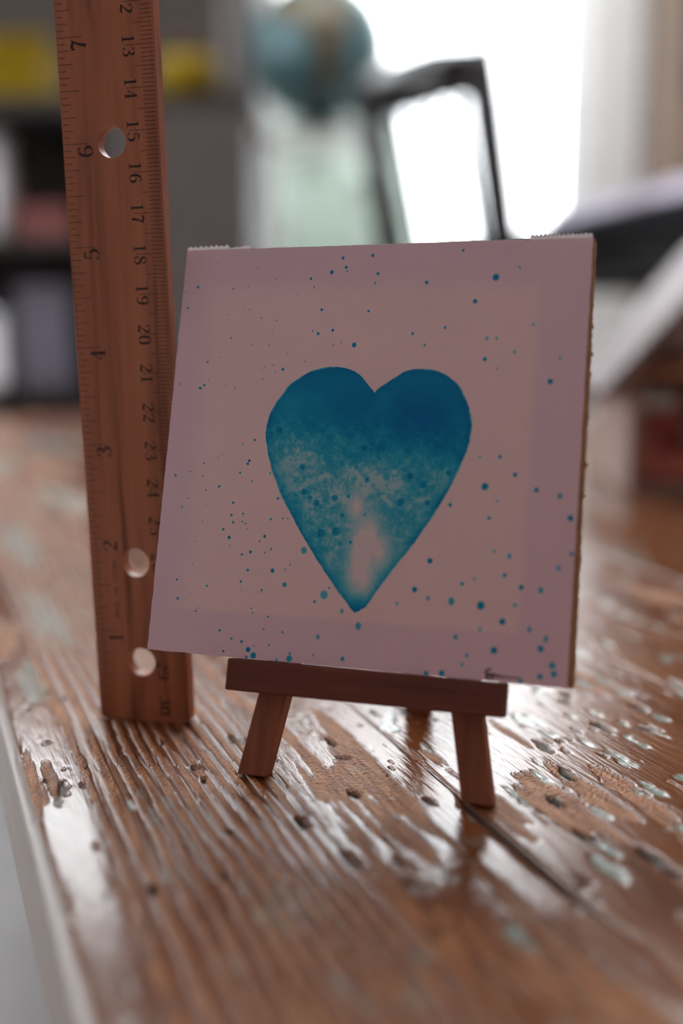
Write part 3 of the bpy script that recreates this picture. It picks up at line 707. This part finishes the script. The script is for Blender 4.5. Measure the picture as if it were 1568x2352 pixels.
bm = bmesh.new(); bxm(bm, (47 * MM, 9.25 * MM, 84 * MM), (64.5 * MM, 12.6 * MM, 91 * MM), .4 * MM)
from_bm('crossbar', bm, m_ezx, easel)
# rear strut, from the crossbar to the table behind
fw_ = CARD @ Vector((55.7 * MM, 12.6 * MM, 88 * MM))
base_ = CARD @ Vector((55.7 * MM, 3.6 * MM, -29 * MM))
bd = Vector((math.sin(math.radians(18.06)), math.cos(math.radians(18.06)), 0))
rf = Vector((base_.x, base_.y, TOP)) + bd * .056
sd = Vector((math.cos(math.radians(18.06)), -math.sin(math.radians(18.06)), 0)) * .0034
th_ = bd * .0045
bm = bmesh.new()
vs_ = [bm.verts.new(iC @ p) for p in (fw_ - sd, fw_ + sd, fw_ + sd + th_, fw_ - sd + th_, rf - sd, rf + sd, rf + sd + th_, rf - sd + th_)]
for f in ((0, 1, 2, 3), (7, 6, 5, 4), (0, 4, 5, 1), (1, 5, 6, 2), (2, 6, 7, 3), (3, 7, 4, 0)): bm.faces.new([vs_[q] for q in f])
from_bm('rear_strut', bm, m_ez, easel)

# ------------------------------------------------------------------ the ruler
RW, RL, RT_ = 26.3, 304.8, 3.7
m_rul, nt, b = mat('varnished_ruler_wood'); L = nt.links.new
tc = nd(nt, 'ShaderNodeTexCoord'); mp = nd(nt, 'ShaderNodeMapping'); mp.inputs['Scale'].default_value = (1, 1, .05)
L(tc.outputs['Object'], mp.inputs[0])
nz = nd(nt, 'ShaderNodeTexNoise'); nz.inputs['Scale'].default_value = 260; nz.inputs['Detail'].default_value = 6; nz.inputs['Distortion'].default_value = .6
L(mp.outputs[0], nz.inputs['Vector'])
rp = ramp(nt, [(.28, (.26, .098, .052)), (.5, (.42, .172, .092)), (.72, (.50, .215, .115))]); L(nz.outputs['Fac'], rp.inputs[0])
mp2 = nd(nt, 'ShaderNodeMapping'); mp2.inputs['Scale'].default_value = (1, 1, .09); mp2.inputs['Rotation'].default_value = (0, .05, 0)
L(tc.outputs['Object'], mp2.inputs[0])
n2_ = nd(nt, 'ShaderNodeTexNoise'); n2_.inputs['Scale'].default_value = 150; n2_.inputs['Detail'].default_value = 4; n2_.inputs['Distortion'].default_value = 1.0
L(mp2.outputs[0], n2_.inputs['Vector'])
r2 = ramp(nt, [(.56, (1, 1, 1)), (.72, (.45, .38, .36))]); L(n2_.outputs['Fac'], r2.inputs[0])
mm_ = nd(nt, 'ShaderNodeMix', data_type='RGBA', blend_type='MULTIPLY'); mm_.inputs[0].default_value = .8
L(rp.outputs[0], mm_.inputs[6]); L(r2.outputs[0], mm_.inputs[7]); L(mm_.outputs[2], b.inputs['Base Color'])
b.inputs['Roughness'].default_value = .42
m_print = simple('black_scale_print', (0.03, 0.022, 0.022), .6, .3, 300)
ruler = empty('wooden_ruler', RUL, 'tall wooden ruler with three holes standing upright behind the card', 'ruler')
rc = 1.8
outer = []
for (cx, cy, a0) in ((rc, rc, 180), (RW - rc, rc, 270), (RW - rc, RL - rc, 0), (rc, RL - rc, 90)):
    for q in range(7):
        an = math.radians(a0 + 90 * q / 6); outer.append((cx + rc * math.cos(an), cy + rc * math.sin(an)))
holes = []
for (cx, cy) in ((13.1, 16.9), (13.1, 44.5), (13.3, 152.4), (13.1, 260.4)):
    holes.append([(cx + 3.9 * math.cos(2 * math.pi * q / 40), cy + 3.9 * math.sin(2 * math.pi * q / 40)) for q in range(40)])
loops_ = [outer] + holes
flat = [p for l in loops_ for p in l]
tris = tessellate_polygon([[Vector((x, y, 0)) for x, y in l] for l in loops_])
n = len(flat)
V_ = [(x * MM, 0, y * MM) for x, y in flat] + [(x * MM, RT_ * MM, y * MM) for x, y in flat]
F = [tuple(t) for t in tris] + [tuple(n + q for q in t[::-1]) for t in tris]
b0 = 0
for l in loops_:
    k = len(l); F += [(b0 + q, b0 + (q + 1) % k, n + b0 + (q + 1) % k, n + b0 + q) for q in range(k)]; b0 += k
me = bpy.data.meshes.new('ruler_blade'); me.from_pydata(V_, [], F)
bm = bmesh.new(); bm.from_mesh(me); bpy.data.meshes.remove(me)
from_bm('ruler_blade', bm, m_rul, ruler)
# printed scales: inches up the left edge, centimetres down the right edge
Y0 = -.02 * MM
def rect(V, F, x0, y0, x1, y1):
    q = len(V); V += [(x0 * MM, Y0, y0 * MM), (x1 * MM, Y0, y0 * MM), (x1 * MM, Y0, y1 * MM), (x0 * MM, Y0, y1 * MM)]; F.append((q, q + 1, q + 2, q + 3))
V_, F = [], []
for k in range(1, 192):
    ln = 6.6 if k % 16 == 0 else 5.0 if k % 8 == 0 else 3.9 if k % 4 == 0 else 2.8 if k % 2 == 0 else 1.9
    rect(V_, F, .3, k * 25.4 / 16 - .08, .3 + ln, k * 25.4 / 16 + .08)
def word(txt, org, adv, up, hgt, pitch, wfac=1.0):
    for i, ch in enumerate(txt):
        for s_ in GL[ch]:
            def fn(x, y, i=i):
                a = (i * pitch + x * hgt * wfac); c = y * hgt
                return ((org[0] + adv[0] * a + up[0] * c) * MM, Y0, (org[1] + adv[1] * a + up[1] * c) * MM)
            stroke(s_, V_, F, fn)
for k in range(1, 12):
    t = str(k); pw = 2.9
    word(t, (8.1, k * 25.4 - .4 - pw * len(t)), (0, 1), (-1, 0), 4.2, pw, 1.12)
word('MADE IN CHINA', (7.5, 29.2), (0, 1), (-1, 0), 1.35, 1.22, 1.25)
pyd('inch_scale', V_, F, m_print, ruler)
V_, F = [], []
for k in range(1, 304):
    ln = 7.6 if k % 10 == 0 else 5.0 if k % 5 == 0 else 3.3
    v = RL - k
    rect(V_, F, RW - .5 - ln, v - .07, RW - .5, v + .07)
for k in range(1, 31):
    t = str(k); c = RL - 10 * k
    if len(t) == 1: word(t, (17.6, c - .3), (0, -1), (1, 0), 3.3, 2.3, 1.05)
    else:
        word(t[0], (17.6, c + 2.45), (0, -1), (1, 0), 3.3, 2.3, 1.1)
        word(t[1], (17.6, c - .45), (0, -1), (1, 0), 3.3, 2.3, 1.1)
pyd('centimetre_scale', V_, F, m_print, ruler)

# ------------------------------------------------------------------ the wooden dollhouse on the table
m_ply = simple('pale_plywood', (0.34, 0.255, 0.22), 0.6, 0.12, 60, 0, (1, 1, .2))
m_roof = simple('pale_grey_pink_roof', (0.235, 0.20, 0.205), 0.6, 0.1, 60)
m_ply2 = simple('brown_plywood', (0.50, 0.28, 0.19), 0.6, 0.15, 50, 0, (1, 1, .2))
m_red = simple('dusty_red_fabric', (0.66, 0.22, 0.19), 0.8, 0.15, 60)
m_lilac = simple('pale_lilac_cloth', (0.72, 0.68, 0.78), 0.85, 0.08, 30)
HM = Matrix.Translation((.184, .684, TOP + .0006)) @ Matrix.Rotation(math.radians(-6), 4, 'Z')
house = empty('dollhouse', HM, 'open wooden dollhouse with a steep pale roof at the right of the table', 'dollhouse')
hw, hd, hh = .205, .165, .078
def gable(name, y0, y1, m, hole=None):
    ap = hh + hw / 2 * 1.16
    if hole is None:
        P = [(0, 0), (hw, 0), (hw, hh), (hw / 2, ap), (0, hh)]
        n = 5; V_ = [(x, y0, z) for x, z in P] + [(x, y1, z) for x, z in P]
        F = [tuple(range(5)), tuple(range(9, 4, -1))] + [(k, k + n, (k + 1) % n + n, (k + 1) % n) for k in range(n)]
        return pyd(name, V_, F, m, house)
    P = [Vector((x, z, 0)) for x, z in [(0, 0), (hw, 0), (hw, hh), (hw / 2, ap), (0, hh)]]
    H_ = [[Vector((x, z, 0)) for x, z in h] for h in hole]
    loops_ = [P] + H_; fl = [p for l in loops_ for p in l]; tr_ = tessellate_polygon(loops_); n = len(fl)
    V_ = [(p.x, y0, p.y) for p in fl] + [(p.x, y1, p.y) for p in fl]
    F = [tuple(t) for t in tr_] + [tuple(n + q for q in t[::-1]) for t in tr_]; b0 = 0
    for l in loops_:
        k = len(l); F += [(b0 + q, b0 + (q + 1) % k, n + b0 + (q + 1) % k, n + b0 + q) for q in range(k)]; b0 += k
    me = bpy.data.meshes.new(name); me.from_pydata(V_, [], F); bm = bmesh.new(); bm.from_mesh(me); bpy.data.meshes.remove(me)
    return from_bm(name, bm, m, house)
sq = lambda x0, z0, x1, z1: [(x0, z0), (x1, z0), (x1, z1), (x0, z1)]
gable('back_wall', hd - .006, hd, m_ply2, [sq(.04, .088, .065, .118), sq(.085, .1, .12, .14), sq(.03, .025, .06, .06), sq(.13, .02, .17, .065)])
box('side_wall', (0, 0, .006), (.008, hd - .0062, hh), m_ply, house)
box('side_wall', (hw - .008, 0, .006), (hw, hd - .0062, hh), m_ply, house)
box('floor_panel', (0, 0, 0), (hw, hd - .0062, .0058), m_ply, house)
box('upper_floor', (.0082, .004, .076), (hw - .0082, hd - .0064, .082), m_ply2, house)
ap = hh + hw / 2 * 1.16
for sgn in (0, 1):
    e0 = Vector((-.014, 0, hh - .014 * 1.16)); e1 = Vector((hw / 2, 0, ap))
    nrm = Vector((-1.16, 0, 1)).normalized() * .009
    P = [e0 + nrm * .06, e1 + Vector((0, 0, nrm.z * .06)), e1 + Vector((0, 0, .0135)), e0 + nrm]
    if sgn: P = [Vector((hw - p.x, p.y, p.z)) for p in P]
    V_ = [(p.x, -.014, p.z) for p in P] + [(p.x, hd + .014, p.z) for p in P]
    F = [(0, 1, 2, 3), (7, 6, 5, 4)] + [(k, k + 4, (k + 1) % 4 + 4, (k + 1) % 4) for k in range(4)]
    bm = bmesh.new(); q = [bm.verts.new(v) for v in V_]
    for f in F: bm.faces.new([q[x] for x in f])
    from_bm('roof_panel', bm, m_roof, house)
sofa = empty('toy_sofa', HM @ Matrix.Translation((.012, .03, .006)), 'small dusty red toy sofa inside the dollhouse', 'toy furniture')
bm = bmesh.new(); bxm(bm, (.0, .0, .0), (.085, .05, .02), .004); from_bm('seat', bm, m_red, sofa)
bm = bmesh.new(); bxm(bm, (.0, .04, .0202), (.085, .052, .045), .004); from_bm('backrest', bm, m_red, sofa)
for x in (0.0, .073):
    bm = bmesh.new(); bxm(bm, (x, .001, .0203), (x + .012, .0398, .031), .003); from_bm('armrest', bm, m_red, sofa)
cu = bmesh.new(); bmesh.ops.create_uvsphere(cu, u_segments=16, v_segments=10, radius=1)
for v in cu.verts: v.co = Vector((v.co.x * .012, v.co.y * .005, v.co.z * .010))
o = from_bm('toy_cushion', cu, m_lilac, None, True)
o.matrix_world = HM @ Matrix.Translation((.058, .063, .0365)); tag(o, 'tiny pale cushion on the red toy sofa', 'cushion')
bd_ = empty('toy_bed', HM @ Matrix.Translation((.03, .05, .0822)), 'tiny pale toy bed on the upper floor of the dollhouse', 'toy furniture')
bm = bmesh.new(); bxm(bm, (0, 0, 0), (.075, .045, .012), .002); from_bm('bed_frame', bm, m_ply2, bd_)
bm = bmesh.new(); bxm(bm, (.004, .003, .0121), (.071, .042, .024), .004); from_bm('mattress', bm, m_lilac, bd_)

# ------------------------------------------------------------------ black chair
chair = empty('black_chair', Matrix.Translation((.26, 1.95, 0)), 'black wooden chair with slender back spindles standing before the bright window', 'chair')
CM = Matrix.Translation((-.26, -1.95, 0))
PR, PL = Vector((.209, 1.68, .944)), Vector((.052, 2.0, .958))
back = Vector((.894, .45, 0))
def cp(side, z):           # point on a back post at height z
    a = PR if side else PL
    k = (a.z - z); return a + back * (k * .185) + Vector((0, 0, -k))
def ctube(name, pts, rad, flat=1.0): return tube(name, [CM @ Vector(p) for p in pts], rad, m_black, chair, 12, flat)
for s_ in (0, 1):
    ctube('back_post', [cp(s_, z) for z in (.972, .88, .75, .6, .45)] + [cp(s_, .45) + Vector((-.01, -.005, -.2)), cp(s_, .45) + Vector((-.05, -.03, -.4495))], [.026, .029, .029, .028, .024, .019, .015])
mid_ = (PR + PL) / 2 - back * .02
ctube('top_rail', [PR + Vector((0, 0, -.005)), (PR * .75 + PL * .25) - back * .02, mid_, (PR * .25 + PL * .75) - back * .02, PL + Vector((0, 0, -.005))], [.036, .043, .045, .043, .036], 1.0)
ctube('lower_rail', [cp(1, .6), cp(0, .6)], .012)
for k in range(1, 6):
    w = k / 6
    ctube('spindle', [(PR * (1 - w) + PL * w) - back * .012 + Vector((0, 0, -.02)), cp(1, .6) * (1 - w) + cp(0, .6) * w], .0075)
sA, sB = cp(1, .45), cp(0, .45)
fwd = back * .40
bm = bmesh.new()
P = [sA - back * .01, sB - back * .01, sB + fwd, sA + fwd]
vs_ = [bm.verts.new(CM @ (p + Vector((0, 0, dz)))) for dz in (-.018, .018) for p in P]
for f in ((3, 2, 1, 0), (4, 5, 6, 7), (0, 1, 5, 4), (1, 2, 6, 5), (2, 3, 7, 6), (3, 0, 4, 7)): bm.faces.new([vs_[q] for q in f])
bmesh.ops.bevel(bm, geom=list(bm.edges), offset=.012, segments=3, affect='EDGES')
from_bm('seat', bm, m_black, chair)
for a in (sA, sB):
    p = a + fwd * .9 + (mid_ - a) * .08; p.z = .43
    ctube('front_leg', [p, Vector((p.x + .01, p.y, .2)), Vector((p.x + .015, p.y, .0006))], [.019, .017, .013])

# ------------------------------------------------------------------ black dining table with a folded cloth
ea, eb = Vector((.451, 1.417, 0)), Vector((.314, 1.95, 0))
ax = (eb - ea).normalized(); px_ = Vector((ax.y, -ax.x, 0))
DM = Matrix(((px_.x, ax.x, 0, ea.x), (px_.y, ax.y, 0, ea.y), (0, 0, 1, 0), (0, 0, 0, 1)))

dt = empty('dining_table', DM, 'black dining table at the right with the black chair drawn up to it', 'table')
bm = bmesh.new(); bxm(bm, (0, -.35, .700), (.85, .95, .732), .004); from_bm('tabletop', bm, m_black, dt)
for lo, hi in (((.03, -.28, .635), (.05, .88, .6998)), ((.80, -.28, .635), (.82, .88, .6998)), ((.052, -.28, .635), (.798, -.26, .6998)), ((.052, .86, .635), (.798, .88, .6998))):
    box('apron', lo, hi, m_black, dt)
for x in (.055, .745):
    for y in (-.255, .805): box('leg', (x, y, .0005), (x + .05, y + .05, .6995), m_black, dt, .003)
cl = empty('folded_cloth', DM @ Matrix.Translation((.06, -.2, .7325)), 'pale lilac folded cloth lying on the black dining table', 'cloth')
z = 0
for k, (h_, ins) in enumerate(((.014, 0), (.013, .006), (.012, .012))):
    bm = bmesh.new(); bxm(bm, (ins, ins, z), (.30 - ins, .80 - ins, z + h_), .007)
    from_bm('fold', bm, m_lilac, cl); z += h_ + .0002

# ------------------------------------------------------------------ shelf unit at the left with its things
m_yel = simple('yellow_plastic', (0.20, 0.13, 0.003), 0.6, 0.06, 10, spec=0.1)
m_brown = simple('woven_brown', (0.09, 0.06, 0.035), 0.8, 0.3, 80, .3)
m_pgrey = simple('grey_brown_ceramic', (0.085, 0.075, 0.072), 0.4, 0.05, 10)
m_redb = simple('faded_red_card', (0.20, 0.06, 0.05), 0.7, 0.1, 14)
m_lav = simple('lavender_card', (0.10, 0.09, 0.12), 0.7, 0.08, 14)
m_grn = simple('deep_green_plastic', (0.02, 0.06, 0.02), 0.5, 0.1, 14)
m_blu = simple('slate_blue_plastic', (0.07, 0.08, 0.13), 0.5, 0.08, 14)
m_wht = simple('white_paper_roll', (0.82, 0.81, 0.84), 0.8, 0.03, 14)
SY0, SY1, SZ = 2.38, 2.78, 1.046
sh = empty('shelf_unit', Matrix.Translation((-.7, 2.58, 0)), 'charcoal shelf unit with a grey door at the left of the window', 'shelf')
SM = Vector((-.7, 2.58, 0))
def sbox(name, lo, hi, m, bev=0.0): return box(name, Vector(lo) - SM, Vector(hi) - SM, m, sh, bev)
sx0, sx1 = -1.25, -.19
sbox('top_board', (sx0, SY0 - .02, SZ - .03), (sx1 + .01, SY1, SZ), m_dark)
sbox('side_panel', (sx0, SY0, .0005), (sx0 + .025, SY1, SZ - .0305), m_dark)
sbox('side_panel', (sx1 - .025, SY0, .0005), (sx1, SY1, SZ - .0305), m_dark)
sbox('divider', (-.52, SY0, .0005), (-.50, SY1 - .013, SZ - .0305), m_dark)
sbox('back_panel', (sx0 + .0252, SY1 - .012, .0005), (sx1 - .0252, SY1, SZ - .0305), m_dark)
for zz in (.06, .415, .74): sbox('shelf_board', (sx0 + .0252, SY0 + .01, zz), (-.5202, SY1 - .0125, zz + .02), m_dark)
dr = sbox('cabinet_door', (-.498, SY0 - .02, .03), (sx1 - .0, SY0 - .0005, SZ - .032), m_grey, .002)
hb = bmesh.new(); bmesh.ops.create_uvsphere(hb, u_segments=16, v_segments=10, radius=.013)
kn = from_bm('knob', hb, m_dark, dr, True); kn.location = Vector((-.465, SY0 - .032, .62)) - SM

# storage bin with a rim, built as a real open box
def bin_(name, x0, x1, y0, y1, z0, h_, m, label, cat, grp=None):
    w, d = x1 - x0, y1 - y0
    root = empty(name, Matrix.Translation((x0, y0, z0 + .0006)), label, cat, grp); t = .004
    V_, F = [], []
    def q4(a): V_.extend(a)
    ins = .012
    A = [(ins, ins, 0), (w - ins, ins, 0), (w - ins, d - ins, 0), (ins, d - ins, 0)]; B_ = [(0, 0, h_), (w, 0, h_), (w, d, h_), (0, d, h_)]
    C2 = [(t, t, h_), (w - t, t, h_), (w - t, d - t, h_), (t, d - t, h_)]; D2 = [(ins + t, ins + t, t), (w - ins - t, ins + t, t), (w - ins - t, d - ins - t, t), (ins + t, d - ins - t, t)]
    V_ = A + B_ + C2 + D2
    for a in (0, 4, 8): F += [(a + k, a + (k + 1) % 4, a + 4 + (k + 1) % 4, a + 4 + k) for k in range(4)]
    F += [(3, 2, 1, 0), (12, 13, 14, 15)]
    pyd('body', V_, F, m, root)
    boxes('rim', [((-.006, -.006, h_ - .012), (w + .006, -.0002, h_ + .002)), ((-.006, d + .0002, h_ - .012), (w + .006, d + .006, h_ + .002)),
                  ((-.006, 0, h_ - .012), (-.0002, d, h_ + .002)), ((w + .0002, 0, h_ - .012), (w + .006, d, h_ + .002))], m, root)
    return root
bin_('storage_bin', -.86, -.635, 2.42, 2.62, SZ, .135, m_yel, 'wide yellow storage bin on top of the charcoal shelf unit', 'bin')
bin_('storage_bin', -1.13, -.90, 2.42, 2.62, SZ, .12, m_brown, 'brown woven bin at the far left end of the charcoal shelf unit', 'bin')
pot = lathe('round_pot', [(.045, 0), (.062, .012), (.074, .05), (.07, .088), (.06, .098), (.055, .096), (.06, .06), (.05, .012)], m_yel)
pot.location = (-.335, 2.48, SZ + .0006); tag(pot, 'round yellow pot on the shelf unit between the ruler and the globe', 'pot')
bin_('storage_bin', -.42, -.22, 2.58, 2.75, SZ, .165, m_brown, 'brown woven bin behind the round yellow pot', 'bin')
vz = lathe('ceramic_vase', [(.03, 0), (.042, .02), (.05, .08), (.04, .15), (.028, .19), (.034, .225), (.03, .224), (.024, .19), (.03, .1), (.03, .02)], m_pgrey)
vz.location = (-.222, 2.425, SZ + .0006); vz.scale = (.75, .75, 1.25)
tag(vz, 'grey brown vase on the shelf unit beside the globe', 'vase')
# things on the open shelves
rl = tube('paper_roll', [(0, 0, 0), (0, 0, .235)], .032, m_wht, None, 24); rl.location = (-.765, 2.50, .761); tag(rl, 'upright white paper roll on the open shelf at the left', 'paper roll')
def lid_box(name, lo, hi, m, lab, cat, grp=None):
    root = empty(name, Matrix.Translation(((lo[0] + hi[0]) / 2, (lo[1] + hi[1]) / 2, lo[2] + .0006)), lab, cat, grp)
    w, d, h_ = (hi[0] - lo[0]) / 2, (hi[1] - lo[1]) / 2, hi[2] - lo[2]
    bm = bmesh.new(); bxm(bm, (-w + .003, -d + .003, 0), (w - .003, d - .003, h_ - .022), .002); from_bm('body', bm, m, root)
    bm = bmesh.new(); bxm(bm, (-w, -d, h_ - .0218), (w, d, h_), .003); from_bm('lid', bm, m, root)
    return root
lid_box('lidded_box', (-.71, 2.43, .761), (-.585, 2.60, .83), m_redb, 'faded red lidded box on the open shelf at the left', 'box', 'boxes on the shelf unit')
lid_box('lidded_box', (-.725, 2.43, .436), (-.60, 2.62, .66), m_lav, 'tall lavender lidded box under the red one', 'box', 'boxes on the shelf unit')
lid_box('lidded_box', (-.90, 2.43, .436), (-.76, 2.62, .60), m_wht, 'white lidded box beside the lavender one', 'box', 'boxes on the shelf unit')
lid_box('lidded_box', (-.69, 2.42, .081), (-.545, 2.66, .33), m_grn, 'deep green lidded box on the bottom shelf', 'box', 'boxes on the shelf unit')
lid_box('lidded_box', (-.92, 2.42, .081), (-.72, 2.66, .33), m_blu, 'slate blue lidded box beside the green one', 'box', 'boxes on the shelf unit')

# ------------------------------------------------------------------ globe on the ledge before the window
LZ = 1.0685
GC = Vector((-.052, 2.97, 1.280)); GR = .182
globe = empty('globe', Matrix.Translation((GC.x, GC.y, LZ)), 'blue green globe with a brown continent standing on a ledge before the window', 'globe')
m_map, nt, b = mat('printed_globe'); L = nt.links.new
a_ = nd(nt, 'ShaderNodeAttribute', attribute_name='pigment'); L(a_.outputs['Color'], b.inputs['Base Color']); b.inputs['Roughness'].default_value = .35
bm = bmesh.new(); bmesh.ops.create_uvsphere(bm, u_segments=120, v_segments=80, radius=GR)
o = from_bm('map_ball', bm, m_map, globe, True); o.location = (0, 0, GC.z - LZ)
cv = np.array([v.co[:] for v in o.data.vertices]) / GR
gx, gz = cv[:, 0] + .10 * (fbm(cv[:, 2] * 6, cv[:, 0] * 6, 3, 3) - .5), cv[:, 2] + .10 * (fbm(cv[:, 0] * 6, cv[:, 2] * 6, 5, 3) - .5)
poly = [(x_, z_ - .28) for x_, z_ in [(-.62, .95), (-.70, .70), (-.55, .50), (-.25, .42), (-.08, .28), (-.08, -.05), (.0, -.42), (.12, -.45), (.25, -.12), (.30, .25), (.48, .50), (.52, .78), (.2, .98)]]
ins = np.zeros(len(gx), bool)
for q in range(len(poly)):
    (x1, y1), (x2, y2) = poly[q], poly[(q + 1) % len(poly)]
    c = ((y1 > gz) != (y2 > gz)) & (gx < (x2 - x1) * (gz - y1) / ((y2 - y1) or 1e-9) + x1); ins ^= c
land = np.where(cv[:, 1] < 0, ins, fbm(cv[:, 0] * 2, cv[:, 2] * 2, 8, 4) > .54)
gk = fbm(cv[:, 0] * 4, cv[:, 2] * 4, 12, 3)[:, None]
lc = np.where(gk > .52, np.array([[.058, .062, .020]]), np.array([[.085, .050, .020]]))
oc = np.array([[.07, .15, .165]]) * (1 + .2 * (gk - .5))
colour_attr(o.data, np.where(land[:, None], lc, oc))
mer = [(GR * 1.06 * math.cos(a) * .3, GR * 1.06 * math.cos(a) * .95, GC.z - LZ + GR * 1.06 * math.sin(a)) for a in np.linspace(-math.pi / 2, math.pi / 2, 25)]
tube('meridian_arc', mer, .005, m_pgrey, globe, 8)
lathe('stand', [(.105, 0), (.105, .010), (.07, .018), (.020, .026), (.012, .028), (.008, .0293)], m_pgrey, globe)

# ------------------------------------------------------------------ bookcase right of the window
m_case = simple('brown_bookcase_wood', (0.22, 0.145, 0.10), 0.55, 0.12, 20, 0, (1, 1, .1))
bc = empty('bookcase', Matrix.Translation((1.25, 3.02, 0)), 'tall brown wooden bookcase right of the white window post', 'bookcase')
BM = Vector((1.25, 3.02, 0))
def bbox(name, lo, hi, m=m_case): return box(name, Vector(lo) - BM, Vector(hi) - BM, m, bc)
bx0, bx1, by0, by1 = .858, 1.60, 2.88, 3.19
bbox('side_panel', (bx0, by0, .0005), (bx0 + .025, by1, 2.0)); bbox('side_panel', (bx1 - .025, by0, .0005), (bx1, by1, 2.0))
bbox('back_panel', (bx0 + .0252, by1 - .012, .0005), (bx1 - .0252, by1, 2.0))
bbox('cabinet_door', (bx0 + .0252, by0, .05), (1.2285, by0 + .018, 1.12)); bbox('cabinet_door', (1.2305, by0, .05), (bx1 - .0252, by0 + .018, 1.12))
for zz in (1.125, 1.45, 1.75): bbox('shelf_board', (bx0 + .0252, by0 + .002, zz), (bx1 - .0252, by1 - .0125, zz + .02))
bbox('top_board', (bx0, by0, 2.0005), (bx1, by1, 2.02))
cols = [((.06, .07, .14), 'dark blue'), ((.11, .06, .08), 'dark maroon'), ((.05, .05, .07), 'black'), ((.30, .20, .16), 'tan'), ((.08, .09, .12), 'slate')]
x = bx0 + .03; k = 0
pos = ['first', 'second', 'third', 'fourth', 'fifth', 'sixth', 'seventh', 'eighth']
while k < 8:
    c, nm = cols[k % 5]; w = (.034, .04, .03, .045, .036)[k % 5]; h_ = (.20, .22, .19, .21, .2)[k % 5]
    bk = empty('book', Matrix.Translation((x, by0 + .03, 1.1456)), '%s book, %s from the window on the bookcase shelf' % (nm, pos[k]), 'book', 'books in the bookcase')
    mb = simple('book_cover', c, .6, .1, 20)
    boxes('cover', [((0, 0, 0), (.003, .16, h_)), ((w - .003, 0, 0), (w, .16, h_)), ((.003, 0, 0), (w - .003, .003, h_))], mb, bk)
    box('pages', (.0032, .0032, .003), (w - .0032, .155, h_ - .004), m_wht, bk)
    x += w + .0015; k += 1
